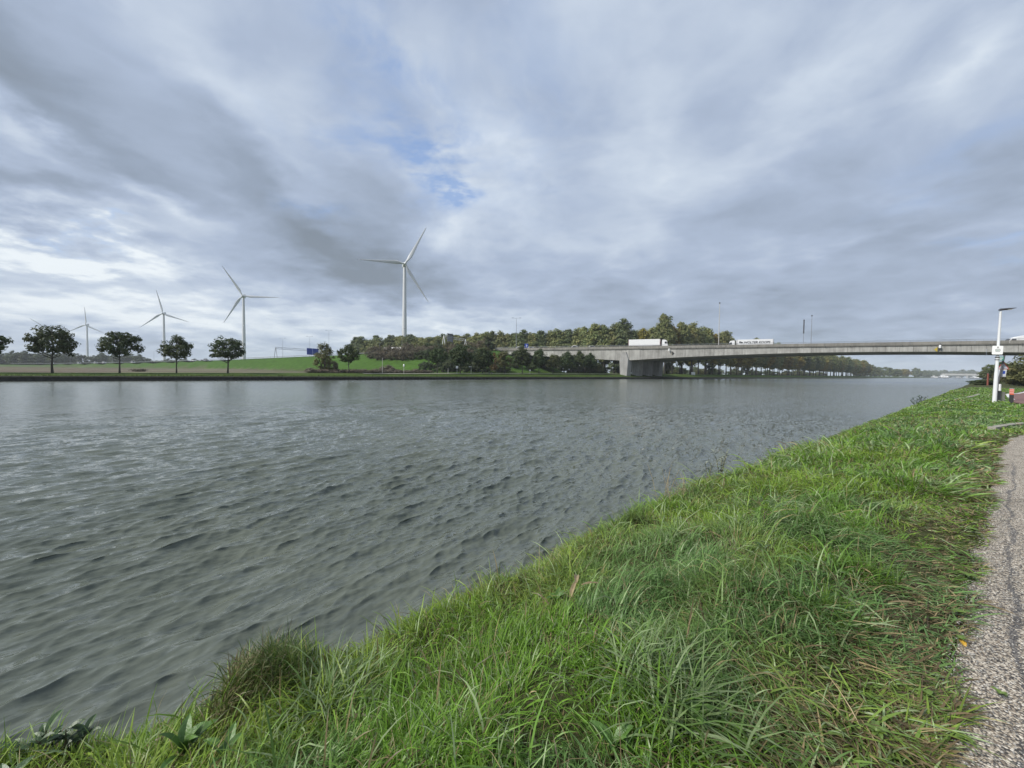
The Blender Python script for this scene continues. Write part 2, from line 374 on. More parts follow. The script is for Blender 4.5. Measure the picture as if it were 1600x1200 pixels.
# ------------------------------------------------------------------ water
def build_water():
    r1 = [2.4]
    while r1[-1] < 4600:
        r = r1[-1]
        r1.append(r + (min(max(0.022, 0.42 * r * r / 907), 1.2 + r * 0.02) if r < 70 else r * 0.05))
    r = np.array(r1)
    a0 = math.pi / 2 - YAW                     # angles measured from the camera's heading
    th = np.concatenate([np.linspace(-1.45, -1.06, 30)[:-1], np.linspace(-1.06, 1.02, 1050), np.linspace(1.02, 2.25, 60)[1:]])
    R, T = np.meshgrid(r, th, indexing='ij')
    fx, fy, rx, ry = FH.x, FH.y, RH.x, RH.y
    X = R * (np.cos(T) * fx - np.sin(T) * rx); Y = R * (np.cos(T) * fy - np.sin(T) * ry)
    Z = np.zeros_like(X); DX = np.zeros_like(X); DY = np.zeros_like(X)
    sp = np.gradient(r)[:, None] * np.ones_like(T)
    rng = np.random.default_rng(11)
    gust = 0.62 + 0.75 * fbm(X / 7, Y / 4, 77, 3)
    near = R < 90
    lam = np.geomspace(0.085, 1.35, 110) * rng.uniform(0.94, 1.06, 110)
    for L in lam:
        k = 2 * math.pi / L
        spread = 0.24 if L > 0.6 else 0.36
        ang = math.radians(-90 + 14) + rng.normal(0, spread)     # running in towards the near bank
        kx, ky = k * math.cos(ang), k * math.sin(ang)
        slope = 0.044 * (1.35 if L < 0.45 else 0.85) * (0.65 if L > 1.0 else 1.0)
        amp = slope / k
        wgt = sstep(2.0, 3.4, L / sp) * gust
        ph = kx * X + ky * Y + rng.uniform(0, 6.283) + 0.9 * (0 if L > 1 else 1) * 0
        s, c = np.sin(ph), np.cos(ph)
        Z += amp * wgt * s
        qq = 1.0 if L < 0.7 else 0.6
        DX += qq * amp * wgt * c * kx / k; DY += qq * amp * wgt * c * ky / k
    V = np.stack([X + DX, Y + DY, Z], -1)
    me = np_mesh('canal_water', V, grid_faces(len(r), len(th))[:, ::-1], smooth=True)
    at = me.attributes.new('unresolved', 'FLOAT', 'POINT')          # how much of the chop is finer than the mesh here
    at.data.foreach_set('value', np.clip(sstep(0.03, 0.6, sp), 0, 1).astype(np.float32).ravel())
    o = link('canal_water', me); tag(o, kind='structure')
    m, N, b = principled('canal_water')
    geo = N.n('ShaderNodeNewGeometry').outputs['Position']
    mm = N.n('ShaderNodeMapping'); N.put(mm, 'Vector', geo); mm.inputs['Rotation'].default_value = (0, 0, rad(-12))
    p = N.v('MULTIPLY', mm.outputs[0], (0.30, 1.0, 1.0))
    g = N.noise(geo, 0.045, 3, 0.5)
    # slopes of the ripples too small for the mesh
    def slope(sc_, det, amp):
        return N.v('MULTIPLY', N.v('SUBTRACT', N.noise(p, sc_, det, 0.55, 'Color'), (0.5, 0.5, 0.5)), (amp, amp, 0.0))
    sl_ = N.v('ADD', N.v('ADD', slope(24.0, 4, 1.5), slope(8.0, 3, 1.05)), N.v('ADD', slope(2.6, 3, 0.50), slope(0.55, 2, 0.12)))
    sl_ = N.v('SCALE', sl_, N.m('MULTIPLY_ADD', g, 1.5, 0.25))
    un = N.n('ShaderNodeAttribute', attribute_name='unresolved').outputs['Fac']
    sl_ = N.v('SCALE', sl_, N.m('MULTIPLY_ADD', un, -0.62, 1.0))
    N.put(b, 'Normal', N.v('NORMALIZE', N.v('ADD', N.n('ShaderNodeNewGeometry').outputs['Normal'], sl_)))
    N.put(b, 'Base Color', N.ramp(N.noise(geo, 0.25, 3, 0.5), [(0.3, (0.094, 0.108, 0.090)), (0.7, (0.108, 0.120, 0.094))]))
    N.put(b, 'Roughness', N.m('MULTIPLY_ADD', un, 0.14, 0.028)); b.inputs['IOR'].default_value = 1.333
    o.data.materials.append(m)
build_water()

# ------------------------------------------------------------------ near bank, path, tracks
m_soil, N_, b_ = principled('grassy_soil')
geo_ = N_.n('ShaderNodeNewGeometry').outputs['Position']
c_ = N_.ramp(N_.noise(geo_, 1.6, 6, 0.65), [(0.3, (0.030, 0.026, 0.017)), (0.5, (0.052, 0.062, 0.020)), (0.66, (0.058, 0.090, 0.022))])
c_ = N_.mix(N_.ramp(N_.noise(geo_, 38.0, 4, 0.7), [(0.5, (0, 0, 0)), (0.72, (1, 1, 1))]), c_, (0.13, 0.105, 0.062))
N_.put(b_, 'Base Color', c_); b_.inputs['Roughness'].default_value = 0.95; b_.inputs['Specular IOR Level'].default_value = 0.15
k_ = N_.n('ShaderNodeBump'); k_.inputs['Distance'].default_value = 0.03; N_.put(k_, 'Height', N_.noise(geo_, 26, 6, 0.7)); N_.put(b_, 'Normal', k_.outputs[0])
def build_near_bank():
    u = np.concatenate([-np.geomspace(6.0, 3200, 26)[::-1], np.arange(-5.9, 14, 0.06), np.arange(14, 70, 0.4), np.geomspace(71, 6000, 60)])
    n = np.concatenate([-np.geomspace(2.5, 3500, 36)[::-1], np.arange(-2.4, 0.4, 0.2), np.arange(0.4, 4.2, 0.06), [4.6, 5.2]])
    U, Nn = np.meshgrid(u, n, indexing='ij')
    V = np.stack([U, Nn, near_z(U, Nn)], -1)
    tag(link('near_bank_soil', np_mesh('near_bank_soil', V, grid_faces(len(u), len(n)), smooth=True), None, m_soil), kind='structure')
build_near_bank()

m_grav, N_, b_ = principled('stone_chip_surfacing')
geo_ = N_.n('ShaderNodeNewGeometry').outputs['Position']
vo_ = N_.n('ShaderNodeTexVoronoi'); N_.put(vo_, 'Vector', geo_); vo_.inputs['Scale'].default_value = 105.0
r_ = N_.ramp(N_.n('ShaderNodeSeparateColor').outputs[0], [(0, (0, 0, 0)), (1, (1, 1, 1))])
sep_ = N_.n('ShaderNodeSeparateColor'); N_.put(sep_, 0, vo_.outputs['Color'])
stone_ = N_.ramp(sep_.outputs[0], [(0.0, (0.16, 0.125, 0.09)), (0.25, (0.34, 0.28, 0.21)), (0.55, (0.51, 0.435, 0.335)), (0.85, (0.68, 0.605, 0.49)), (1.0, (0.76, 0.70, 0.60))])
gap_ = N_.ramp(vo_.outputs['Distance'], [(0.45, (0, 0, 0)), (0.75, (1, 1, 1))])
stone_ = N_.mix(gap_, stone_, (0.055, 0.05, 0.045))
dirt_ = N_.ramp(N_.noise(geo_, 2.2, 5, 0.65), [(0.48, (0, 0, 0)), (0.75, (1, 1, 1))])
stone_ = N_.mix(N_.m('MULTIPLY', dirt_, 0.45), stone_, (0.10, 0.085, 0.06))
bare_ = N_.n('ShaderNodeAttribute', attribute_name='bare').outputs['Fac']
bare_ = N_.m('MULTIPLY', N_.m('GREATER_THAN', N_.m('ADD', bare_, N_.m('MULTIPLY', N_.m('SUBTRACT', sep_.outputs[1], 0.5), 0.9)), 0.60), 0.75)
stone_ = N_.mix(bare_, stone_, (0.060, 0.061, 0.066))
N_.put(b_, 'Base Color', stone_); b_.inputs['Roughness'].default_value = 0.85
k_ = N_.n('ShaderNodeBump'); k_.inputs['Distance'].default_value = 0.006; k_.invert = True; N_.put(k_, 'Height', vo_.outputs['Distance']); N_.put(b_, 'Normal', k_.outputs[0])

def build_path():
    u = np.concatenate([np.arange(-8, 17.6, 0.08), np.arange(17.6, 18.62, 0.02)])
    e = path_edge(u); fr = np.concatenate([np.linspace(0, 0.25, 46)[:-1], np.linspace(0.25, 1, 12)])
    right = np.full_like(u, -2.6); right = np.minimum(right, e - 0.02)
    U = np.repeat(u[:, None], len(fr), 1); Nn = e[:, None] + (right - e)[:, None] * fr[None]
    Z = near_z(U, np.minimum(Nn, 0.1)) + 0.012 + 0.008 * sstep(0, 0.1, fr)[None] + 0.006 * (fbm(U * 2, Nn * 2, 3) - .5)
    # open seam in the surfacing: bare bitumen showing along a ragged line
    c = np.interp(U, [-3, 1.5, 4, 6.6, 9, 13], [-.10, -.12, -.17, -.20, -.30, -.42]) + 0.05 * (fbm(U * 2.2, U * 0, 13, 4) - .5) * 2
    wd = 0.007 + 0.075 * np.clip(fbm(U * 1.7, U * 0 + 5, 14, 4) - 0.25, 0, 1) * (0.6 + 1.3 * sstep(3.6, 1.6, U))
    seam = (1 - sstep(0.3, 1.2, np.abs(Nn - c) / wd)) * (1 - sstep(9, 13, U))
    me = np_mesh('gravel_path', np.stack([U, Nn, Z - 0.004 * seam], -1), grid_faces(len(u), len(fr))[:, ::-1], smooth=True)
    at = me.attributes.new('bare', 'FLOAT', 'POINT'); at.data.foreach_set('value', seam.astype(np.float32).ravel())
    tag(link('gravel_path', me, None, m_grav), kind='structure')
    # loose chippings
    rng = np.random.default_rng(5); n = 15000
    uu = 0.6 + 7.5 * rng.random(n) ** 1.6; nn = path_edge(uu) + 0.03 - rng.random(n) ** 1.1 * 0.8
    s = rng.uniform(0.003, 0.0065, n); zz = near_z(uu, np.minimum(nn, .1)) + 0.020 + s * 0.5
    o6 = np.array([[1, 0, 0], [-1, 0, 0], [0, 1, 0], [0, -1, 0], [0, 0, .7], [0, 0, -.7]], float)
    f8 = np.array([[0, 2, 4], [2, 1, 4], [1, 3, 4], [3, 0, 4], [2, 0, 5], [1, 2, 5], [3, 1, 5], [0, 3, 5]])
    jit = o6[None] * rng.uniform(.6, 1.3, (n, 6, 1)) * s[:, None, None]
    an = rng.random(n) * 6.283; ca, sa = np.cos(an)[:, None], np.sin(an)[:, None]
    P = np.stack([jit[..., 0] * ca - jit[..., 1] * sa + uu[:, None], jit[..., 0] * sa + jit[..., 1] * ca + nn[:, None], jit[..., 2] + zz[:, None]], -1)
    F = (f8[None] + (np.arange(n) * 6)[:, None, None]).reshape(-1, 3)
    tone = rng.choice([0.10, .2, .30, .40, .55], n, p=[.25, .3, .25, .15, .05])
    C = np.repeat((tone[:, None] * np.array([1.0, .95, .87]))[:, None], 6, 1).reshape(-1, 3)
    m, N, b = principled('stone_chips'); N.put(b, 'Base Color', N.n('ShaderNodeAttribute', attribute_name='Col').outputs['Color']); b.inputs['Roughness'].default_value = 0.8
    tag(link('gravel', np_mesh('gravel', P.reshape(-1, 3), None, F, C), None, m), kind='stuff')
build_path()

m_conc_pale = pmat('pale_concrete', (0.33, 0.31, 0.26), (0.22, 0.21, 0.17), 2.0, 0.9, 0.01)
m_red = pmat('red_asphalt', (0.20, 0.105, 0.09), (0.155, 0.088, 0.075), 3.0, 0.9, 0.004, 60, coords='World')
m_white_line = pmat('white_road_paint', (0.72, 0.72, 0.70), (0.55, 0.55, 0.53), 4.0, 0.7)
def strip_obj(name, pts, w, h, m, kind='structure'):
    mb = MB(); pts = [Vector(q) for q in pts]
    for i in range(len(pts) - 1):
        a, b = pts[i], pts[i + 1]; d = b - a; L = d.length - 0.03
        if L <= 0.05: continue
        mb.box((a + b) / 2 + Vector((0, 0, h / 2)), (L, w, h), Euler((0, -math.atan2(d.z, math.hypot(d.x, d.y)), math.atan2(d.y, d.x))).to_matrix())
    return mb.obj(name, m)
def kerb_pts(pix, dz=0.0):
    out = []
    for x, y in pix:
        q = on_z(x, y, 0.85)
        for _ in range(5): q = on_z(x, y, float(near_z(q.x, q.y)) + 0.08)
        out.append((q.x, q.y, float(near_z(q.x, q.y)) + dz))
    return out
def resample(pts, step):
    out = [Vector(pts[0])]
    for i in range(len(pts) - 1):
        a, b = Vector(pts[i]), Vector(pts[i + 1]); k = max(1, round((b - a).length / step))
        out += [a.lerp(b, j / k) for j in range(1, k + 1)]
    return out
strip_obj('bank_kerb', resample(kerb_pts([(1474, 625.5), (1494, 622), (1516, 619.5), (1522, 618), (1531, 615)], -0.02), 1.0), 0.22, 0.09, m_conc_pale)['kind'] = 'structure'
strip_obj('path_kerb', resample([(17.6, -.15, .84), (18.5, -.34, .84), (19.4, -.55, .84), (20.3, -.82, .84), (21.4, -1.4, .84), (22, -2.4, .84)], 0.5), 0.16, 0.10, m_conc_pale)['kind'] = 'structure'
red_poly = [(38.0, -1.12), (43, -1.10), (50, -1.16), (56.5, -1.16), (58.5, -1.3), (60.5, -1.8), (66, -2.4), (71, -2.75), (80, -3.4), (95, -9), (60, -9), (37, -7), (36.6, -1.5)]
mb = MB(); mb.add([(a, b, 0.885) for a, b in red_poly] + [(a, b, 0.70) for a, b in red_poly], [tuple(range(len(red_poly)))[::-1]] + [(i, (i + 1) % len(red_poly), (i + 1) % len(red_poly) + len(red_poly), i + len(red_poly)) for i in range(len(red_poly))])
tag(mb.obj('cycle_path', m_red), kind='structure')
strip_obj('cycle_path_edge_line', [(43.0, -1.22, .87), (47, -1.2, .87), (52, -1.24, .87), (56.3, -1.28, .87), (58.2, -1.45, .87), (60.2, -1.95, .87), (66, -2.55, .87), (71, -2.9, .87), (80, -3.55, .87)], 0.20, 0.02, m_white_line)['kind'] = 'structure'

# ------------------------------------------------------------------ grass of the near bank
def allowed(u, n):
    ok = n > path_edge(u) - 0.03
    red = (u > 36) & (u < 96) & (n < np.interp(u, [36, 56, 60, 80, 96], [-1.05, -1.1, -1.6, -3.3, -9]))
    kerb = (np.abs(n - np.interp(u, [17.6, 19.4, 20.3, 22], [-.15, -.55, -.82, -2.4])) < 0.1) & (u > 17.4) & (u < 22)
    return ok & ~red & ~kerb
def blades(name, bands, seed, mat, style):
    rng = np.random.default_rng(seed); UU, NN, RR = [], [], []
    for r0, r1, dens in bands:
        lo, hi = (-2.6, 3.5)
        u0, u1 = -min(r1, 2.6), r1
        if r1 > 16: lo = -8
        cnt = int(dens * (u1 - u0) * (hi - lo))
        u = rng.uniform(u0, u1, cnt); n = rng.uniform(lo, hi, cnt); rr = np.hypot(u, n)
        # what the lens could see, with a margin for a step to the side
        fwd = u * FH.x + n * FH.y; sd = u * RH.x + n * RH.y
        k = (rr >= r0) & (rr < r1) & allowed(u, n) & (fwd > 0.35) & (np.abs(sd) < 1.75 * fwd + 0.9)
        UU.append(u[k]); NN.append(n[k]); RR.append(rr[k])
    u, n, r = (np.concatenate(q) for q in (UU, NN, RR))
    pe = n - path_edge(u); s_edge = n - near_edge(u)
    clump = fbm(u * 2.6, n * 2.6, 41, 3); patch = fbm(u * 0.8, n * 0.8, 51, 3); tone = fbm(u * 1.3 + 9, n * 1.3, 61, 3)
    verge = 1 - sstep(0.15, 0.75, pe + 0.5 * (patch - .5)); verge = np.where(u > 17, verge * 0.25, verge)
    keep = rng.random(len(u)) < (0.48 + 1.3 * sstep(0.30, 0.62, clump)) * (1 - 0.05 * verge) * (1 - 0.97 * sstep(3.15, 3.45, s_edge))
    bald = (fbm(u * 1.9 + 40, n * 1.9, 71, 3) < 0.10)
    keep &= ~(bald & (rng.random(len(u)) < 0.65))
    sel = lambda *a: [q[keep] for q in a]
    u, n, r, pe, s_edge, clump, patch, tone, verge = sel(u, n, r, pe, s_edge, clump, patch, tone, verge)
    m = len(u); near = sstep(30, 6, r)
    tall = sstep(0.50, 0.68, patch)
    L = (0.055 + 0.13 * clump + 0.11 * tall) * rng.uniform(0.55, 1.35, m) * (1 - 0.55 * verge) * style.get('len', 1.0)
    L *= np.where(r > 14, 0.75, 1.0)
    W = style.get('w', 0.0052) * rng.uniform(0.55, 1.5, m) * (1 + 0.35 * tall) * np.maximum(1, (r / 4.2) ** 0.95)
    flow = fbm(u * 1.1 + 5, n * 1.1, 81, 2) * 12.6 - 3
    az = np.where(rng.random(m) < 0.55, flow + rng.normal(0, 0.7, m), rng.random(m) * 6.283)
    edge_pull = sstep(2.5, 3.2, s_edge); az = np.where(rng.random(m) < edge_pull * 0.6, rng.normal(1.57, 0.6, m), az)
    th = np.abs(rng.normal(0.45, 0.3, m)) + 0.85 * verge; bend = rng.uniform(0.5, 2.1, m) + 0.5 * tall + 0.4 * (rng.random(m) < .15)
    z = near_z(u, n) - 0.01 + 0.025 * verge
    th = np.where(verge > .3, np.minimum(th, 1.25), th); bend = np.where(verge > .3, np.minimum(bend, 1.5 - np.minimum(th, 1.25)) * 1.0 + .1, bend)
    dx, dy = np.cos(az), np.sin(az); rx, ry = -dy, dx
    tw = rng.normal(0, 0.5, m)                                  # blades twist, so widths are not all level
    P = np.stack([u, n, z], 1); ws = [0.75, 1.0, 0.85, 0.55]; rows = []
    for i in range(4):
        wv = np.stack([rx * np.cos(tw), ry * np.cos(tw), np.sin(tw)], 1) * (W * ws[i] / 2)[:, None]
        rows += [P - wv, P + wv]
        P = P + np.stack([np.sin(th) * dx, np.sin(th) * dy, np.cos(th)], 1) * (L / 4)[:, None]; th = th + bend / 4
    rows.append(P)
    V = np.stack(rows, 1)
    b = (np.arange(m) * 9)[:, None]
    Q = np.concatenate([b + np.array([[0, 1, 3, 2]]), b + np.array([[2, 3, 5, 4]]), b + np.array([[4, 5, 7, 6]])]); Tt = b + np.array([[6, 7, 8]])
    fresh = np.array([0.120, 0.225, 0.026]); yellow = np.array([0.225, 0.295, 0.045]); blue = np.array([0.115, 0.205, 0.062]); pale = np.array([0.28, 0.355, 0.175]); straw = np.array([0.30, 0.235, 0.12]); brown = np.array([0.105, 0.078, 0.042])
    a = sstep(0.44, 0.62, tone)[:, None]; C = fresh * (1 - a) + blue * a
    y = (sstep(0.50, 0.66, fbm(u * 0.9, n * 0.9 + 30, 91, 3)) * 0.75 + 0.45 * sstep(1.9, 3.0, s_edge))[:, None] * rng.uniform(0.2, 1, (m, 1)); C = C * (1 - np.clip(y, 0, .9)) + yellow * np.clip(y, 0, .9)
    pl = (rng.random(m) < 0.13 + 0.16 * tall)[:, None]; C = np.where(pl, pale * rng.uniform(.75, 1.1, (m, 1)), C)
    dead = rng.random(m) < (0.045 + 0.22 * verge); C = np.where(dead[:, None], straw * rng.uniform(0.5, 1.1, (m, 1)), C)
    dead2 = rng.random(m) < (0.03 + 0.22 * verge); C = np.where(dead2[:, None], brown * rng.uniform(0.7, 1.5, (m, 1)), C)
    if style.get('dead'): C = np.where(rng.random((m, 1)) < .7, straw, brown * 1.6) * rng.uniform(.7, 1.3, (m, 1))
    C = C * rng.uniform(0.88, 1.66, (m, 1))
    Cv = np.repeat(C[:, None], 9, 1)
    o = link(name, np_mesh(name, V.reshape(-1, 3), Q, Tt, Cv.reshape(-1, 3), smooth=True), None, mat); tag(o, kind='stuff')
    return o
m_grass = leafmat('grass_blades', rough=0.42, trans=0.40, var=0.0, hue=0.0)
blades('grass', [(0.8, 3.2, 6200), (3.2, 5, 3900), (5, 8, 2300), (8, 13, 1150), (13, 20, 560), (20, 32, 280), (32, 50, 140), (50, 90, 50)], 1, m_grass, {})
blades('dead_grass_stems', [(1.0, 4, 110), (4, 9, 60), (9, 20, 22)], 3, m_grass, {'len': 1.9, 'w': 0.0026, 'dead': True})
blades('long_grass', [(1.0, 4, 420), (4, 8, 260), (8, 16, 90)], 2, m_grass, {'len': 2.0, 'w': 0.0072})

# ------------------------------------------------------------------ leaf clouds and trees
def leaf_quads(rng, P, nrm, size, cols):
    """one bent leaf (two triangles) per point"""
    m = len(P); nrm = nrm / np.linalg.norm(nrm, axis=1, keepdims=True)
    t = rng.normal(0, 1, (m, 3)); a = np.cross(nrm, t); a /= np.linalg.norm(a, axis=1, keepdims=True); b = np.cross(nrm, a)
    s = (size * rng.uniform(0.6, 1.35, m))[:, None]
    V = np.stack([P - a * s, P - b * s * 0.62 + nrm * s * 0.18, P + a * s, P + b * s * 0.62 + nrm * s * 0.18], 1).reshape(-1, 3)
    i = (np.arange(m) * 4)[:, None]
    return V, np.concatenate([i + np.array([[0, 1, 2]]), i + np.array([[0, 2, 3]])]), np.repeat(cols[:, None], 4, 1).reshape(-1, 3)
PAL = {
    'lime': [(0.034, 0.058, 0.016), (0.048, 0.076, 0.020), (0.072, 0.092, 0.026)],
    'poplar': [(0.150, 0.182, 0.068), (0.210, 0.228, 0.084), (0.275, 0.262, 0.095)],
    'yellow': [(0.17, 0.15, 0.034), (0.25, 0.205, 0.042), (0.31, 0.24, 0.05)],
    'dark': [(0.046, 0.068, 0.026), (0.066, 0.090, 0.034), (0.088, 0.110, 0.042)],
    'brown': [(0.105, 0.088, 0.056), (0.145, 0.122, 0.080), (0.18, 0.152, 0.102)],
    'olive': [(0.085, 0.095, 0.034), (0.120, 0.125, 0.044), (0.155, 0.145, 0.055)],
    'rust': [(0.16, 0.075, 0.026), (0.12, 0.075, 0.03), (0.09, 0.075, 0.025)],
    'reed': [(0.16, 0.135, 0.10), (0.21, 0.175, 0.13), (0.12, 0.11, 0.075)],
    'wood': [(0.094, 0.124, 0.052), (0.130, 0.158, 0.064), (0.165, 0.182, 0.072)],
}
def crown(rng, kind, ctr, rx, rz, nclump, per, leaf, crad, low=0.0, shape='round', holes=0.0):
    C = []; ph = rng.uniform(0, 6.28, 3)
    while len(C) < nclump:
        d = rng.normal(0, 1, 3); d /= np.linalg.norm(d); rr = rng.uniform(0.25, 1.0) ** 0.42
        p = d * rr
        if shape == 'dome' and p[2] < -0.62 + low: continue
        k = 1.0
        if shape == 'cone': k = 1.0 - 0.24 * max(0, p[2])
        if shape == 'egg': k = 1.0 - 0.25 * p[2]
        aa = math.atan2(p[1], p[0]); k *= 1 + .16 * math.sin(2 * aa + ph[0]) + .13 * math.sin(3 * aa + ph[1] + 2 * p[2])
        C.append((p[0] * rx * k, p[1] * rx * k, p[2] * rz * (1 + .12 * math.sin(aa * 2 + ph[2]))))
    C = np.array(C) + np.array(ctr)
    cr = crad * rng.uniform(0.6, 1.25, nclump)
    idx = np.repeat(np.arange(nclump), per)
    d = rng.normal(0, 1, (len(idx), 3)); d /= np.linalg.norm(d, axis=1, keepdims=True)
    P = C[idx] + d * (cr[idx] * rng.random(len(idx)) ** 0.45)[:, None] * np.array([1, 1, 0.78])
    out = P - np.array(ctr); out /= np.linalg.norm(out, axis=1, keepdims=True) + 1e-6
    nrm = d * 0.7 + out * 0.4 + np.array([0, 0, 0.5]) + rng.normal(0, 0.45, d.shape)
    pal = np.array(PAL[kind]); tone = rng.random(nclump)
    w = np.clip(tone[idx] + rng.normal(0, 0.18, len(idx)), 0, 0.999) * 2; i0 = w.astype(int); fr = (w - i0)[:, None]
    cols = pal[i0] * (1 - fr) + pal[np.minimum(i0 + 1, 2)] * fr
    return leaf_quads(rng, P, nrm, leaf, cols), C
m_leaf = leafmat('tree_leaves', rough=0.6, trans=0.30, var=0.3, hue=0.035)
m_bark = pmat('bark', (0.055, 0.050, 0.042), (0.10, 0.09, 0.075), 2.5, 0.95, 0.03, stretch=(1, 1, .3))
m_twig = pmat('twigs', (0.085, 0.07, 0.055), (0.13, 0.105, 0.085), 2.5, 0.95)
def wood(rng, H, r, base, C, nl, lean=0.0):
    """tapered trunk with limbs out to some of the leaf clumps"""
    mb = MB(); k = 5
    pts = [Vector((lean * (i / k) ** 2 + rng.normal(0, .02) * i, rng.normal(0, .02) * i, -0.15 + (H + .15) * i / k)) for i in range(k + 1)]
    mb.tube(pts, [r * (1.25 if i == 0 else 1 - 0.8 * i / k) for i in range(k + 1)], 8)
    for c in C[rng.choice(len(C), min(nl, len(C)), replace=False)]:
        c = Vector(c); z0 = min(max(base * 0.9, c.z - 0.45 * math.hypot(c.x, c.y) - .3 * H * .2), H * 0.9); f = z0 / H
        a = Vector((lean * f * f, 0, z0)); mid = a.lerp(c, 0.5) + Vector((0, 0, -0.08 * (c - a).length))
        rr = r * (0.42 * (1 - f) + 0.12)
        mb.tube([a, mid, c], [rr, rr * 0.6, rr * 0.2], 5, False)
    return mb
TREES = {}
def tree_proto(key, kind, seed, name, cat, H, trunk_r, base, ctr, rx, rz, ncl, per, leaf, crad, shape='round', low=0.0, nl=14, label='tree', bark=None):
    rng = np.random.default_rng(seed)
    (V, T, C), cl = crown(rng, kind, ctr, rx, rz, ncl, per, leaf, crad, low, shape)
    cm = np_mesh(key + '_crown', V, None, T, C); cm.materials.append(m_leaf)
    wm = wood(rng, H * 0.86, trunk_r, base, cl, nl).mesh(key + '_trunk', True); wm.materials.append(bark or m_bark)
    TREES[key] = (cm, wm, name, cat)
def plant(key, loc, label, rz=0.0, scale=1.0, group=None, parts=('crown', 'trunk')):
    cm, wm, name, cat = TREES[key]
    t = thing(name, label, cat, loc, rz, group); t.scale = scale if hasattr(scale, '__len__') else (scale,) * 3
    link(parts[0], cm, t); link(parts[1], wm, t)
    return t

for i in range(5):   # wide round crowns of the far bank row
    tree_proto('lime%d' % i, 'lime', 100 + i, 'bank_tree', 'tree', 9.0, 0.17, 2.3, (0, 0, 5.5), 3.2, 2.9, 120, 42, 0.19, 0.72, 'dome', nl=24)
for i in range(4):   # denser egg-shaped crowns nearer the bridge
    tree_proto('egg%d' % i, 'lime', 120 + i, 'bank_tree', 'tree', 9.2, 0.15, 2.0, (0, 0, 5.6), 2.75, 3.4, 120, 42, 0.23, 0.85, 'egg', nl=16)
tree_proto('gold0', 'olive', 131, 'bank_tree', 'tree', 9.0, 0.14, 2.0, (0, 0, 5.4), 2.6, 3.1, 70, 40, 0.22, 0.8, 'egg', nl=16)
for i in range(4):
    tree_proto('poplar%d' % i, 'poplar', 140 + i, 'poplar_tree', 'tree', 29, 0.42, 7.5, (0, 0, 18.2), 4.6, 10.6, 150, 50, 0.54, 2.05, 'cone', nl=22)
for i in range(2):
    tree_proto('greenpoplar%d' % i, 'wood', 150 + i, 'poplar_tree', 'tree', 29, 0.42, 6, (0, 0, 17.5), 5.3, 11.0, 165, 50, 0.54, 2.15, 'cone', nl=22)
tree_proto('yellowpoplar0', 'yellow', 155, 'poplar_tree', 'tree', 26, 0.36, 5, (0, 0, 16), 4.4, 9.8, 120, 44, 0.50, 1.65, 'cone', nl=18)
for i in range(3):
    tree_proto('wood%d' % i, 'wood', 160 + i, 'woodland_tree', 'tree', 17, 0.35, 1.5, (0, 0, 9.5), 6.2, 8.0, 80, 40, 0.62, 2.0, 'round', nl=10)
for i in range(2):
    tree_proto('gray%d' % i, 'dark', 165 + i, 'woodland_tree', 'tree', 15, 0.3, 1.0, (0, 0, 8.2), 5.5, 7.0, 70, 40, 0.55, 1.8, 'round', nl=8)
def bush_proto(key, kind, seed, name, cat, H, rx, ncl, per, leaf, crad, nst=9, shape='round'):
    rng = np.random.default_rng(seed)
    (V, T, C), cl = crown(rng, kind, (0, 0, H * 0.5), rx, H * 0.46, ncl, per, leaf, crad, 0, shape)
    V[:, 2] = np.maximum(V[:, 2], 0.02)
    cm = np_mesh(key + '_foliage', V, None, T, C); cm.materials.append(m_leaf)
    mb = MB()
    for c in cl[rng.choice(len(cl), nst, replace=False)]:
        c = Vector(c) * 1.02; b0 = Vector((rng.normal(0, .12 * rx), rng.normal(0, .12 * rx), -0.1)); mb.tube([b0, b0.lerp(c, .55) + Vector((0, 0, .12 * H)), c], [0.012 * H, 0.008 * H, 0.003 * H], 5, False)
    wm = mb.mesh(key + '_stems', True); wm.materials.append(m_twig)
    TREES[key] = (cm, wm, name, cat)
for i in range(4): bush_proto('thicket%d' % i, 'brown', 170 + i, 'shrub', 'shrub', 5.0, 2.9, 60, 46, 0.17, 0.75, 26)
for i in range(3): bush_proto('darkbush%d' % i, 'dark', 180 + i, 'shrub', 'shrub', 6.0, 3.2, 60, 46, 0.26, 0.9, 10)
bush_proto('rust0', 'rust', 186, 'shrub', 'shrub', 5.5, 2.2, 44, 44, 0.22, 0.8, 10)
bush_proto('olive0', 'olive', 187, 'shrub', 'shrub', 8.2, 2.4, 86, 46, 0.18, 0.8, 16, 'cone')
bush_proto('russet0', 'brown', 188, 'shrub', 'shrub', 4.6, 2.2, 52, 46, 0.16, 0.7, 14)
for i in range(3): bush_proto('reed%d' % i, 'reed', 190 + i, 'reed_clump', 'reeds', 1.1, 1.5, 40, 40, 0.12, 0.42, 16)
for i in range(3): bush_proto('oliveb%d' % i, 'olive', 195 + i, 'shrub', 'shrub', 6.2, 3.6, 90, 60, 0.22, 0.95, 14)

def g_on(px, n):
    """ground point on the far side under picture column px at distance n across the canal"""
    q = on_n(px, 588, n); return Vector((q.x, n, float(far_z(q.x, n))))

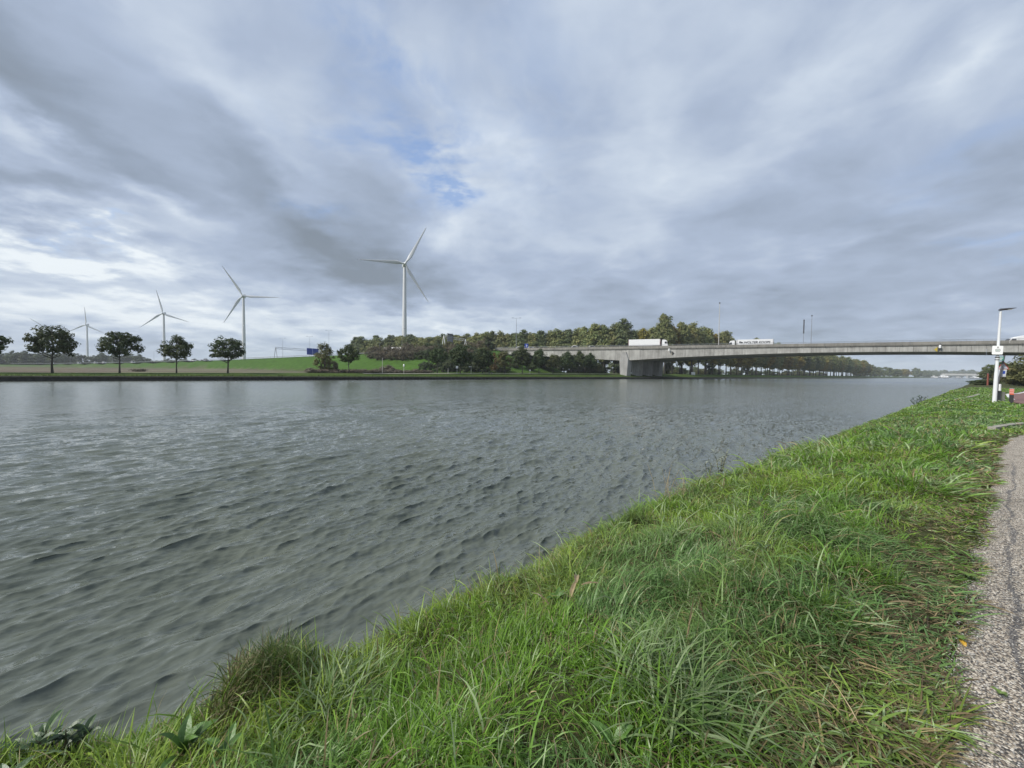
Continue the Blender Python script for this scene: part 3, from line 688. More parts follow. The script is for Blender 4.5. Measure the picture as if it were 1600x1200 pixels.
# the row along the far bank, from the left edge to the bridge
row = [(-36, 'lime4', 1.0, .95), (82, 'lime0', .97, 1.0), (187, 'lime1', .84, 1.0), (276, 'lime2', .76, .95), (356, 'lime3', 1.02, .93), (545, 'lime4', .80, .92),
       (683, 'lime1', .84, .92), (719, 'egg0', 1.12, 1.0), (754, 'egg1', 1.05, .95), (788, 'gold0', .98, .97), (816, 'egg2', 1.14, 1.02), (842, 'egg3', .96, .98), (864, 'gold0', .98, .95),
       (885.5, 'egg1', 1.02, .98), (904, 'egg2', 1.02, .95), (921, 'egg0', .95, .93)]
row_labels = ['round dark green tree cut off at the left edge of the view', 'widest round tree on the far bank, with a few bare twigs at its left', 'round tree on the far bank between the two leftmost whole wind turbines',
              'smaller round tree in front of the foot of the third wind turbine', 'round tree on the bank just left of the foot of the fourth turbine', 'slim round tree standing alone beside the olive bush on the bank',
              'small dark round tree before the brown thicket, bare lawn at its left', 'broad dark tree below the grey sign backs on the gantry', 'dark bank tree left of the rust coloured shrub', 'lighter olive tree right of the rust coloured shrub',
              'broad dark bank tree below the left end of the bridge deck', 'dark bank tree just right of the bridge end, below the blue motorway sign', 'yellowish tree between the dark trees in front of the bridge', 'third bank tree left of the bridge pier, behind a pale trunk',
              'second bank tree left of the bridge pier', 'nearest bank tree to the left of the bridge pier']
random.seed(7)
for (px, key, sx, sz), lab in zip(row, row_labels):
    t_ = plant(key, g_on(px, 107.0) - Vector((0, 0, .03)), lab, random.uniform(0, 6.28), (sx * random.uniform(.94, 1.06), sx * random.uniform(.94, 1.06), sz * random.uniform(.96, 1.05)), 'row of trees along the far bank')
    t_.rotation_euler = (random.gauss(0, .025), random.gauss(0, .025), t_.rotation_euler.z)
t_ = g_on(936, 106.5); plant('gold0', t_, 'thin young sapling on the bank beside the bridge pier', 1.0, (.3, .3, .42), 'row of trees along the far bank')
plant('olive0', g_on(506, 114), 'tall upright olive green bush standing at the foot of the grass slope', 0.4, (.92, .92, 1.02))
plant('russet0', g_on(521, 113), 'low reddish brown bush leaning on the right of the tall olive bush', 2.0, (.62, .62, .72))

def on_bank(t, w):
    q = BB + BD * t + BC * w; return Vector((q.x, q.y, float(far_z(q.x, q.y))))
random.seed(12)
lab_th = 'brown twiggy shrub in the dense thicket on the motorway embankment'
for t in np.arange(66, 178, 5.0):
    for w in (-4.5, -9.0, -13.5, -18):
        if w < -14 and t > 86: continue
        if t > 150 + w * 1.2: continue
        q = on_bank(t + random.uniform(-2, 2), w + random.uniform(-1.2, 1.2))
        far = t > 120
        if t < 104 and random.random() < .75:
            plant(random.choice(['darkbush0', 'darkbush1', 'oliveb0']), q, 'dark green shrub on the bridge end of the motorway embankment', random.uniform(0, 6.3), (.85, .85, random.uniform(.75, 1.0)), 'green shrubs on the embankment'); continue
        plant('thicket%d' % random.randrange(4), q, lab_th, random.uniform(0, 6.3), random.uniform(.85, 1.15) * (0.95 if far else 1.1), 'brown shrubs on the embankment')
lab_db = 'dark leafy shrub in the undergrowth behind the bank trees'
for t in np.arange(46, 128, 6.0):
    for w in (-25, -31):
        if t > 84: continue
        q = on_bank(t + random.uniform(-2, 2), w + random.uniform(-1.5, 1.5))
        if q.y < 112: continue
        plant('darkbush%d' % random.randrange(3), q, lab_db, random.uniform(0, 6.3), (1.0, 1.0, random.uniform(.7, 1.0)), 'dark undergrowth behind the bank trees')
for t, w in ((40, -10), (46, -16), (50, -4), (47, 6), (42, 14), (50, 20)):
    plant('darkbush%d' % random.randrange(3), on_bank(t, w), 'dark leafy shrub under the landward end of the bridge', random.uniform(0, 6.3), (.9, .9, random.uniform(.6, .9)), 'shrubs under the bridge')
plant('rust0', g_on(772, 118) + Vector((0, 0, 1.0)), 'rust coloured autumn shrub among the dark bank trees', 0.3, (1, 1, 1.25))
lab_rd = 'dry grey brown reed tuft in the strip at the foot of the slope'
for px, n in [(x, 112.5) for x in range(486, 530, 9)] + [(x, 111) for x in range(532, 626, 8)] + [(x, 111.5) for x in range(636, 674, 8)]:
    plant('reed%d' % random.randrange(3), g_on(px + random.uniform(-2, 2), n + random.uniform(-.6, .8)), lab_rd, random.uniform(0, 6.3), (1, 1, random.uniform(.7, 1.15)), 'dry reed tufts below the slope')
plant('reed1', g_on(607, 118), 'larger brown bramble mound on the slope left of the lamp post', 0, (1.6, 1.6, 2.0)); plant('reed2', g_on(218, 150), 'low dark mound on the brown field below the road', 0, (1.3, 1.3, .7))

# poplars beyond the motorway, in line with it
ORD = ['first', 'second', 'third', 'fourth', 'fifth', 'sixth', 'seventh', 'eighth', 'ninth', 'tenth', 'eleventh', 'twelfth', 'thirteenth', 'fourteenth', 'fifteenth', 'sixteenth', 'seventeenth', 'eighteenth', 'nineteenth']
TENS = {2: 'twenty', 3: 'thirty', 4: 'forty', 5: 'fifty', 6: 'sixty'}
def ordinal(i):
    if i < 19: return ORD[i]
    t, o = divmod(i + 1, 10)
    return {2: 'twentieth', 3: 'thirtieth', 4: 'fortieth', 5: 'fiftieth', 6: 'sixtieth'}[t] if o == 0 else TENS[t] + ' ' + ORD[o - 1]
random.seed(21)
tt = list(np.arange(208, 4, -5.6))
for i, t in enumerate(tt):
    q = on_bank(t, 50 + random.uniform(-2, 2)); k = random.choice(['poplar0', 'poplar1', 'poplar2', 'greenpoplar0', 'poplar3'])
    plant(k, (q.x, q.y, 1.6), '%s poplar from the left in the front row beyond the motorway' % ordinal(i), random.uniform(0, 6.3), (1.05, 1.05, random.uniform(.86, .96) + .14 * float(sstep(60, 0, t))), 'poplars behind the motorway')
for i, t in enumerate(np.arange(200, 0, -9)):
    q = on_bank(t, 66 + random.uniform(-3, 3)); k = random.choice(['poplar0', 'poplar1', 'greenpoplar0', 'greenpoplar1'])
    plant(k, (q.x, q.y, 1.6), '%s poplar from the left in the rear row beyond the motorway' % ordinal(i), random.uniform(0, 6.3), (1.1, 1.1, random.uniform(.88, .98)), 'poplars behind the motorway')
for px, n, k, s, lab in ((942, 150, 'greenpoplar0', 1.04, 'dark broad poplar left of the white lorry, lower of the dark pair'), (966, 146, 'greenpoplar1', 1.08, 'tallest dark poplar just left of the white lorry'),
                         (1020, 139, 'poplar0', 1.10, 'olive poplar rising right behind the white lorry'), (1034, 137, 'poplar2', 1.14, 'tallest olive poplar behind the cab of the white lorry'), (1064, 133, 'greenpoplar0', 1.16, 'dark grey green poplar right of the tallest olive one'),
                         (1078, 132, 'greenpoplar1', 1.10, 'dark poplar left of the yellowing poplars')):
    q = g_on(px, n); plant(k, (q.x, q.y, 1.5), lab, random.uniform(0, 6.3), (s, s, s), 'large poplars behind the bridge')
# poplar avenue along the canal beyond the bridge, two staggered lines
for i, u in enumerate(np.arange(196, 760, 9.5)):
    for n, ok in ((109.5, True), (122, i % 2 == 0)):
        if not ok: continue
        k = random.choice(['poplar0', 'poplar1', 'poplar2', 'poplar3', 'greenpoplar0'])
        if random.random() < (.6 if 222 < u < 262 else .28): k = 'yellowpoplar0'
        s = np.interp(u, [190, 300, 480, 760], [1.12, .98, .88, .80])
        lab = ('%s avenue poplar past the bridge in the line nearest the canal' % ordinal(i)) if n < 115 else '%s avenue poplar past the bridge in the rear line' % ordinal(i // 2)
        plant(k, (u + random.uniform(-1.5, 1.5), n + random.uniform(-1, 1), 1.6), lab, random.uniform(0, 6.3), (.92, .92, s * random.uniform(.93, 1.04)), 'poplars along the canal')
for i, (t, w) in enumerate([(a_, b_) for a_ in (6, 20, 34, 48) for b_ in (36, 46, 58)]):
    q = on_bank(t, w); plant('darkbush%d' % random.randrange(3), (q.x, q.y, 1.5), 'dark leafy tree-like shrub seen under the landward span of the bridge', random.uniform(0, 6.3), (1.2, 1.2, random.uniform(.9, 1.3)), 'shrubs seen under the bridge')
for i in range(34):
    u = 190 + i * 17; plant('darkbush%d' % random.randrange(3) if i % 3 else 'oliveb%d' % random.randrange(3), (u, 150 + 22 * random.random(), 1.4), 'grey green shrub showing between the avenue trunks', random.uniform(0, 6.3), (1.7, 1.7, random.uniform(.8, 1.35)), 'shrubs between the avenue trunks')
for px, n in ((1044, 118), (1110, 116), (1166, 118)):
    q = g_on(px, n); plant('darkbush1', q, 'dark upright shrub among the first trunks beyond the bridge', random.uniform(0, 6), (.9, .9, 1.35), 'shrubs among the avenue trunks')
# low hedge land and woods behind the avenue
lab_hw = 'hazy rounded tree in the woodland behind the avenue trunks'
for i in range(26):
    u = 230 + i * 22; plant('wood%d' % random.randrange(3), (u, 225 + 25 * math.sin(i * 1.7) + i * 4, 1.5), lab_hw, random.uniform(0, 6), (1, 1, random.uniform(.45, .7)), 'woodland behind the avenue')
lab_fw = 'distant rounded tree on the far canal bank before the low bridge'
for i in range(44):
    u = 790 + i * 34; z = random.uniform(.8, 1.5); k = 'yellowpoplar0' if 10 < i < 26 and random.random() < .65 else 'wood%d' % random.randrange(3)
    s = (1.3, 1.3, z) if k[0] == 'w' else (1.5, 1.5, .72)
    plant(k, (u, 112 + random.uniform(0, 25), 1.2), lab_fw, random.uniform(0, 6), s, 'distant trees along the canal')
for i in range(24):
    u = 2350 + random.uniform(0, 500); plant('wood%d' % random.randrange(3), (u, 140 - i * 13, 1.0), 'faint distant tree on the skyline behind the low bridge', random.uniform(0, 6), (2.2, 2.2, random.uniform(1.5, 2.0)), 'trees behind the low bridge')
# left: woods far behind the field and road
lab_lw = 'hazy grey green tree in the wood far behind the field'
for i in range(58):
    px = -60 + i * 6.8 + random.uniform(-3, 3)
    if 128 < px < 138: continue
    Z = random.uniform(560, 640) if px > 105 else random.uniform(470, 540)
    q = at_depth(px, 575, Z); s = random.uniform(1.0, 1.35) * (0.8 if px > 230 else 1.0) * (1.12 if 100 < px < 220 else 1)
    plant('gray%d' % random.randrange(2), (q.x, q.y, 2.0), lab_lw, random.uniform(0, 6), (1.25, 1.25, s), 'woods far behind the field')
for px, Z, s in ((545, 420, .55), (552, 430, .5), (563, 420, .5), (529, 420, .55), (536, 425, .6), (520, 425, .5)):
    q = at_depth(px, 560, Z); plant('gray0', (q.x, q.y, float(far_z(q.x, q.y))), 'small bare topped tree behind the crest of the embankment', px, (s, s, s * 1.3), 'trees behind the embankment crest')
# right: trees and bushes past the signs
for px, Z, k, sx, sz, lab in ((1550, 170, 'wood0', .50, .42, 'dark rounded tree behind the signs at the right'), (1563, 150, 'wood1', .50, .44, 'dark tree right behind the traffic signs'), (1540, 215, 'wood2', .45, .36, 'dark tree at the left end of the right bank clump'),
                              (1586, 82, 'oliveb0', .72, .70, 'olive brown bush left of the bush cut by the picture edge'), (1608, 74, 'oliveb1', .8, .76, 'large olive brown bush at the right edge of the view'), (1625, 70, 'oliveb2', 1.0, .95, 'olive brown bush just beyond the right edge'),
                              (1576, 95, 'oliveb2', .6, .6, 'low olive bush behind the black and red bollard')):
    q = at_depth(px, 600, Z); plant(k, (q.x, q.y, .8), lab, Z, (sx, sx, sz))
# a cut hedge in short sections
for i, px in enumerate((1527, 1533, 1540, 1547)):
    q = at_depth(px, 602, 78); plant('darkbush%d' % (i % 3), (q.x, q.y, .8), 'low clipped green hedge plant beyond the lamp post', i, (.42, .42, .2), 'low hedge past the lamp post')

# rough grass hanging over the far quay
def tufts():
    rng = np.random.default_rng(8); m = 9000
    u = rng.uniform(-60, 260, m); n = N0 + 0.3 + rng.random(m) ** 2 * 2.5; L = rng.uniform(.12, .42, m) * (0.5 + fbm(u / 3, n, 3))
    z = far_z(u, n) - .05; a = rng.random(m) * 6.28; w = .05 * rng.uniform(.5, 1.4, m)
    P = np.stack([u, n, z], 1); wv = np.stack([np.cos(a) * w, np.sin(a) * w * .3, w * 0], 1); tip = P + np.stack([rng.normal(0, .12, m), rng.normal(-.08, .1, m), L], 1)
    V = np.stack([P - wv, P + wv, tip], 1).reshape(-1, 3); T = (np.arange(m) * 3)[:, None] + np.array([[0, 1, 2]])
    C = np.array([.07, .11, .022]) * rng.uniform(.6, 1.3, (m, 1)) + np.array([.05, .03, .01]) * (rng.random((m, 1)) < .2)
    tag(link('far_bank_grass', np_mesh('far_bank_grass', V, None, T, np.repeat(C, 3, 0)), None, m_grass), kind='stuff')
tufts()

# ------------------------------------------------------------------ motorway bridge
m_conc = None
def concrete(name, c1, c2, streak=1.0, seed=0):
    """weathered concrete: cloudy tone, and run marks down the face"""
    m, N, b = principled(name)
    geo = N.n('ShaderNodeNewGeometry').outputs['Position']
    geo = N.v('ADD', geo, (seed, 0, 0))
    f = N.noise(geo, 0.35, 6, 0.65)
    st = N.noise(N.v('MULTIPLY', geo, (1.6, 1.6, 0.09)), 1.1, 5, 0.7)
    k = N.m('ADD', N.m('MULTIPLY', f, 0.55), N.m('MULTIPLY', st, 0.55 * streak))
    oi = N.n('ShaderNodeObjectInfo').outputs['Random']
    k = N.m('ADD', k, N.m('MULTIPLY', N.m('SUBTRACT', oi, 0.5), 0.12))
    N.put(b, 'Base Color', N.ramp(k, [(0.30, c2), (0.72, c1)])); b.inputs['Roughness'].default_value = 0.9
    bp = N.n('ShaderNodeBump'); bp.inputs['Distance'].default_value = 0.02; N.put(bp, 'Height', N.noise(geo, 4, 5, .7)); N.put(b, 'Normal', bp.outputs[0])
    return m
m_girder = concrete('girder_concrete', (0.46, 0.45, 0.415), (0.15, 0.143, 0.13))
m_parapet = concrete('weathered_parapet_concrete', (0.27, 0.255, 0.225), (0.10, 0.095, 0.085), 1.2, 40)
m_pier = concrete('pier_concrete', (0.40, 0.39, 0.37), (0.17, 0.165, 0.155), 1.1, 80)
m_asph = pmat('asphalt', (0.055, 0.055, 0.057), (0.042, 0.042, 0.044), 2.0, 0.9, coords='World')
m_steel = pmat('galvanised_steel', (0.36, 0.37, 0.38), (0.26, 0.27, 0.28), 3.0, 0.5, metal=0.6)
m_dsteel = pmat('dark_steel', (0.07, 0.072, 0.075), (0.05, 0.05, 0.052), 3.0, 0.5)
m_white = pmat('white_paint', (0.80, 0.80, 0.79), (0.72, 0.72, 0.71), 1.2, 0.4)
m_glass = pmat('dark_vehicle_glass', (0.018, 0.021, 0.025), (0.012, 0.014, 0.016), 1.0, 0.08)
m_tyre = pmat('tyre_rubber', (0.022, 0.022, 0.022), (0.035, 0.034, 0.033), 4.0, 0.85)
m_black = pmat('black_plastic', (0.018, 0.018, 0.019), (0.03, 0.03, 0.031), 3.0, 0.5)
m_yellow = pmat('yellow_board', (0.55, 0.42, 0.04), (0.45, 0.34, 0.05), 3.0, 0.6)

SD = -BD                                             # along the bridge towards the near bank
def bp_(s, t, z): return Vector((BB.x + SD.x * s + t, BB.y + SD.y * s, z))
def zbot(s):
    return 11.1 - 3.0 * min(1.6, ((s - 86) / 86) ** 2) if s >= 0 else 8.1 + 0.058 * min(-s, 60)
random.seed(31)
bridge = thing('road_bridge', 'long grey concrete motorway bridge with a haunched girder crossing the canal', 'bridge', (0, 0, 0))
s0, step = -58.0, 3.6
while s0 < 214:
    s1 = s0 + step - 0.06; tp = 0.42 + random.uniform(-.025, .025)
    n_ = 1
    poly = [bp_(s0, tp, zbot(s0)), bp_(s1, tp, zbot(s1)), bp_(s1, tp, 13.12), bp_(s0, tp, 13.12)]
    MB().prism(poly, (29.2 - tp + .38, 0, 0)).obj('girder_segment', m_girder, bridge)
    s0 += step
deck = MB(); a, b_2 = -64, 214
deck.prism([bp_(a, 0.05, 13.13), bp_(b_2, 0.05, 13.13), bp_(b_2, 0.05, 13.55), bp_(a, 0.05, 13.55)], (29.9, 0, 0)); deck.obj('deck_slab', m_parapet, bridge)
ds = MB(); ds.add([bp_(a, .6, 13.56), bp_(b_2, .6, 13.56), bp_(b_2, 29.4, 13.56), bp_(a, 29.4, 13.56)], [(0, 1, 2, 3)]); ds.obj('road_surface', m_asph, bridge)
for t0 in (-0.06, 29.7):
    q = -64.0
    while q < 210:
        mb = MB(); L = 7.94; o_ = random.uniform(-.015, .015)
        mb.prism([bp_(q, t0 + o_, 13.38), bp_(q + L, t0 + o_, 13.38), bp_(q + L, t0 + o_, 14.42), bp_(q, t0 + o_, 14.42)], (0.36, 0, 0)); mb.obj('parapet_panel', m_parapet, bridge); q += 8.0
    rl = MB(); q = -64.0
    while q < 212:
        rl.tube([bp_(q, t0 + .18, 14.40), bp_(q, t0 + .18, 14.95)], 0.035, 5); q += 2.0
    rl.tube([bp_(-64, t0 + .18, 14.95), bp_(212, t0 + .18, 14.95)], 0.05, 5); rl.tube([bp_(-64, t0 + .18, 14.68), bp_(212, t0 + .18, 14.68)], 0.03, 5)
    rl.obj('railing', m_steel, bridge)
for q in np.arange(-50, 200, 7.2):
    MB().tube([bp_(q, -.02, 13.36), bp_(q, -.02, 12.95 + random.uniform(-.1, .1))], .07, 6).obj('drain_spout', m_dsteel, bridge)
md_ = MB(); md_.prism([bp_(a, 14.6, 13.56), bp_(b_2, 14.6, 13.56), bp_(b_2, 14.8, 14.35), bp_(a, 14.8, 14.35)], (0.5, 0, 0)); md_.obj('median_barrier', m_parapet, bridge)
for t0 in (-0.22, 8.8, 17.4, 26.2):
    for sc_ in (0, 172):
        poly = [bp_(sc_ - 1.35, t0, 0.6), bp_(sc_ + 1.5, t0, 0.6), bp_(sc_ + 2.0, t0, 8.7), bp_(sc_ + .95, t0, 11.9), bp_(sc_ - .75, t0, 11.9), bp_(sc_ - 1.75, t0, 8.7)]
        if t0 > 0: poly = poly[:3] + poly[5:]
        MB().prism(poly, (3.4 if t0 > 0 else 3.0, 0, 0)).obj('pier', m_pier, bridge, bevel=0.05)
ab = MB(); ab.prism([bp_(-57, .5, .5), bp_(-57, 29.5, .5), bp_(-57, 29.5, 13.1), bp_(-57, .5, 13.1)], SD * -4); ab.obj('abutment', m_pier, bridge)

def line_at(px, o, d):
    """where the bearing of picture column px meets the ground line o + d*k"""
    r = ray(px, 585); A = np.array([[r.x, -d.x], [r.y, -d.y]]); k = np.linalg.solve(A, np.array([o.x, o.y]))
    return k[1]
def bridge_s(px, t): return line_at(px, Vector((BB.x + t, BB.y, 0)), SD)
def depth(v): return Vector((v.x, v.y, 0)).dot(FH)
for px in (1049.5, 1463):
    s = bridge_s(px, 0.3); zc = at_depth(px, 552 if px < 1200 else 546, depth(bp_(s, .3, 0))).z; r = 0.85
    L = MB().prism([bp_(s - r, .30, zc), bp_(s, .30, zc - r), bp_(s, .30, zc + r)], (-.05, 0, 0)); L.obj('channel_board', m_yellow if px > 1200 else m_conc_pale, bridge)
    L = MB().prism([bp_(s + .02, .30, zc - r), bp_(s + r, .30, zc), bp_(s + .02, .30, zc + r)], (-.05, 0, 0)); L.obj('channel_board', m_black if px < 1200 else m_dsteel, bridge)
    s2 = bridge_s(px - 4 if px < 1200 else px + 4, 0)
    k = MB(); k.tube([bp_(s2, -.1, 14.0), bp_(s2, -.5, 13.9), bp_(s2, -.5, 13.1)], .06, 6).obj('lamp_bracket', m_steel, bridge)
    k = MB(); k.tube([bp_(s2, -.5, 13.15), bp_(s2, -.5, 12.9), bp_(s2, -.5, 12.2)], [.15, .34, .30], 8).obj('channel_lamp', m_white, bridge)

# motorway on the embankment beyond the bridge
def build_motorway():
    t = np.concatenate([np.arange(56, 420, 6.0), np.arange(430, 1500, 30)]); w = np.array([0.0, 13.8, 14.2, 28.0])
    T, W = np.meshgrid(t, w, indexing='ij')
    V = np.stack([BB.x + BD.x * T + BC.x * W, BB.y + BD.y * T + BC.y * W, road_z(T) - 0.02], -1)
    tag(link('motorway', np_mesh('motorway', V, grid_faces(len(t), 4)), None, m_asph), kind='structure')
    for w0, lab in ((-1.0, 'steel guard rail along the near edge of the motorway embankment'), (28.6, 'steel guard rail along the far edge of the motorway')):
        g = thing('guard_rail', lab, 'guard rail'); rail = MB(); post = MB()
        pts = [BB + BD * a + BC * w0 + Vector((0, 0, float(road_z(a)) + .62)) for a in np.arange(60, 700, 8)]
        for i in range(len(pts) - 1):
            d = pts[i + 1] - pts[i]; rail.prism([pts[i] + Vector((0, 0, z)) for z in (-.16, .16)] + [pts[i + 1] + Vector((0, 0, z)) for z in (.16, -.16)], BC * .08)
            post.box(pts[i] + Vector((0, 0, -.4)) + BC * .15, (.1, .1, .9))
        rail.obj('rail', m_steel, g); tag(post.obj('post', m_steel, g), kind='stuff')
build_motorway()

# ------------------------------------------------------------------ vehicles
def wheel(parent, x, y, z, r, w):
    mb = MB(); mb.tube([(x, y - w / 2, z), (x, y - w * .38, z), (x, y + w * .38, z), (x, y + w / 2, z)], [r * .9, r, r, r * .9], 14); o = mb.obj('wheel', m_tyre, parent)
    MB().tube([(x, y - w / 2 - .02, z), (x, y + w / 2 + .02, z)], r * .52, 10).obj('rim', m_steel, o)
m_trim = pmat('grey_trailer_skirt', (0.30, 0.33, 0.37), (0.24, 0.26, 0.29), 1.0, 0.5)
m_ink = pmat('navy_lettering', (0.02, 0.024, 0.035), (0.025, 0.028, 0.04), 1.0, 0.5)
m_seamgrey = pmat('grey_edge_profile', (0.36, 0.35, 0.34), (0.28, 0.27, 0.27), 2.0, 0.5)
m_maroon = pmat('maroon_edge', (0.20, 0.06, 0.06), (0.16, 0.05, 0.05), 2.0, 0.5)
def lorry(label, loc, rz, text=None, edge=None):
    """x forward, y to the left; origin under the middle"""
    g = thing('articulated_lorry', label, 'lorry', loc, rz)
    x0, x1 = -8.2, 5.3
    MB().box(((x0 + x1) / 2, 0, 2.62), (x1 - x0, 2.55, 2.76)).obj('trailer_body', m_white, g, bevel=0.05)
    fr = MB()
    for y in (-1.285, 1.285):
        for x in (x0 + .12, x1 - .12): fr.box((x, y, 2.62), (.2, .03, 2.70))
    fr.obj('corner_profile', edge or m_seamgrey, g)
    MB().box(((x0 + x1) / 2, 0, 1.17), (x1 - x0 - .1, 2.3, .14)).obj('chassis', m_dsteel, g)
    for y in (-1.2, 1.2): MB().box((-1.0, y, .85), (6.0, .05, .55)).obj('side_skirt', m_trim, g)
    # cab
    prof = [(8.25, .5), (8.35, 1.2), (8.22, 2.0), (7.98, 3.05), (7.55, 3.55), (6.55, 3.72), (6.0, 3.62), (6.0, 1.0), (6.35, .5)]
    cb = MB().prism([(x, -1.25, z) for x, z in prof], (0, 2.5, 0)); cab = cb.obj('cab', m_white, g, bevel=0.06)
    MB().prism([(8.245, -1.08, 2.02), (8.245, 1.08, 2.02), (8.02, 1.05, 2.95), (8.02, -1.05, 2.95)], (.03, 0, .01)).obj('windscreen', m_glass, cab)
    for sy in (-1, 1):
        MB().prism([(8.02, sy * 1.24, 1.95), (7.1, sy * 1.24, 1.95), (7.1, sy * 1.24, 2.85), (7.85, sy * 1.24, 2.85)], (0, sy * .03, 0)).obj('side_window', m_glass, cab)
        MB().box((8.15, sy * 1.42, 2.35), (.16, .26, .75)).obj('mirror', m_black, cab)
    MB().box((8.34, 0, .8), (.08, 2.3, .45)).obj('bumper', m_trim, cab)
    if not text: MB().box((5.7, 0, 1.9), (.5, 2.2, 2.2)).obj('gap_fairing', m_dsteel, g)
    for x in (7.3, 3.9, -4.4, -5.7, -7.0):
        for y in (-1.08, 1.08): wheel(g, x, y, .5, .5, .32)
    if text:
        MB().box(((x0 + x1) / 2, 1.29, 1.50), (x1 - x0 - .5, .03, .42)).obj('lower_stripe', m_trim, g)
        cu = bpy.data.curves.new('lettering', 'FONT'); cu.body = text; cu.size = 1.28; cu.shear = 0.22; cu.offset = 0.035; cu.extrude = 0.01; cu.align_x = 'LEFT'; cu.space_character = 1.06
        o = link('lettering', cu, g, m_ink); o.rotation_euler = (rad(90), 0, rad(180))
        bpy.context.view_layer.update(); w = max(o.dimensions.x, .1)
        k = 9.6 / w; me = bpy.data.meshes.new_from_object(o.evaluated_get(bpy.context.evaluated_depsgraph_get())); bpy.data.objects.remove(o)
        if not me.materials: me.materials.append(m_ink)
        o = link('lettering', me, g); o.rotation_euler = (rad(90), 0, rad(180)); o.scale = (k, 1, 1); o.location = (2.65, 1.31, 2.30)
        lg = MB()
        for i, (dx, h) in enumerate(((0, .85), (.5, .65), (.95, .45))):
            xb = 4.4 - dx; lg.prism([(xb, 1.29, 2.35 + .25 * (i == 0)), (xb - .38, 1.29, 2.35), (xb - .62, 1.29, 2.35 + h), (xb - .2, 1.29, 2.5 + h)], (0, .02, 0))
        lg.obj('emblem', m_ink, g)
    return g
RZ_NEAR, RZ_FAR = math.atan2(SD.y, SD.x), math.atan2(BD.y, BD.x)
s = bridge_s(1011, 4.2); p = bp_(s, 4.2, 13.58); lorry('plain white articulated lorry with its cab to the right on the bridge', p, RZ_NEAR, None, m_maroon)
s = bridge_s(1171, 18.6); p = bp_(s, 18.6, 13.58); lorry('white articulated lorry with dark lettering on its trailer on the bridge', p, RZ_FAR, 'WOLTER KOOPS')
k_ = line_at(618, BB + BC * 5, BD); q = BB + BD * k_ + BC * 5; lorry('white lorry whose roof shows above the brown thicket', (q.x, q.y, float(road_z(k_)) - .3), RZ_NEAR)

def van(label, loc, rz):
    g = thing('delivery_lorry', label, 'lorry', loc, rz)
    prof = [(4.6, .5), (4.75, 1.0), (4.45, 1.55), (3.7, 2.35), (2.2, 3.0), (.6, 3.35), (.6, .6)]
    cab = MB().prism([(x, -1.15, z) for x, z in prof], (0, 2.3, 0)).obj('cab', m_white, g, bevel=.1)
    MB().prism([(4.45, -1.02, 1.60), (4.45, 1.02, 1.60), (3.75, .98, 2.33), (3.75, -.98, 2.33)], (.03, 0, .03)).obj('windscreen', m_glass, cab)
    for sy in (-1, 1): MB().prism([(4.05, sy * 1.15, 1.5), (2.6, sy * 1.15, 1.5), (2.6, sy * 1.15, 2.2), (3.6, sy * 1.15, 2.25)], (0, sy * .03, 0)).obj('side_window', m_glass, cab)
    MB().box((-2.7, 0, 2.05), (6.4, 2.4, 2.75)).obj('cargo_box', m_white, g, bevel=.08)
    MB().box((-2.7, 1.215, 1.1), (6.2, .03, .5)).obj('lower_stripe', m_trim, g)
    for x in (3.5, -3.4):
        for y in (-1.0, 1.0): wheel(g, x, y, .42, .42, .28)
    return g
s = bridge_s(1567.5, 16.6); p = bp_(s + 4.75, 16.6, 13.58); van('white box lorry with a sloping streamlined cab at the right end of the bridge', p, RZ_FAR)

m_carwhite = pmat('white_car_paint', (0.78, 0.78, 0.78), (0.74, 0.74, 0.74), 1.0, 0.25)
m_cargrey = pmat('silver_car_paint', (0.40, 0.41, 0.42), (0.38, 0.39, 0.40), 1.0, 0.3, metal=.4)
def car(label, loc, rz, paint, group=None, tall=1.0):
    g = thing('car', label, 'car', loc, rz, group)
    prof = [(2.15, .30), (2.2, .62), (2.0, .80), (1.1, .95), (.4, 1.42 * tall), (-1.1, 1.46 * tall), (-1.95, 1.0), (-2.15, .85), (-2.15, .30)]
    body = MB().prism([(x, -.88, z) for x, z in prof], (0, 1.76, 0)).obj('body', paint, g, bevel=.06)
    for sy in (-1, 1): MB().prism([(.95, sy * .87, .97), (-1.6, sy * .87, 1.0), (-1.05, sy * .87, 1.36 * tall), (.35, sy * .87, 1.34 * tall)], (0, sy * .025, 0)).obj('side_window', m_glass, body)
    MB().prism([(1.06, -.74, 1.0), (1.06, .74, 1.0), (.46, .70, 1.37 * tall), (.46, -.70, 1.37 * tall)], (.03, 0, .02)).obj('windscreen', m_glass, body)
    for x in (1.35, -1.35):
        for y in (-.8, .8): wheel(g, x, y, .32, .32, .2)
    return g
car('small white car on the bridge right beside the tall lamp mast', bp_(bridge_s(812, 4), 4, 13.58), RZ_NEAR, m_carwhite, tall=1.18)
car('white car passing just right of the blue motorway sign', bp_(bridge_s(831, 4), 4, 13.58), RZ_NEAR, m_carwhite, tall=1.1)
car('white van-like car on the bridge above the bank trees', bp_(bridge_s(899, 3.8), 3.8, 13.58), RZ_NEAR, m_carwhite, tall=1.3)
car('silver car close behind the white lorry on the bridge', bp_(bridge_s(926, 4.0), 4.0, 13.58), RZ_NEAR, m_cargrey, tall=1.12)
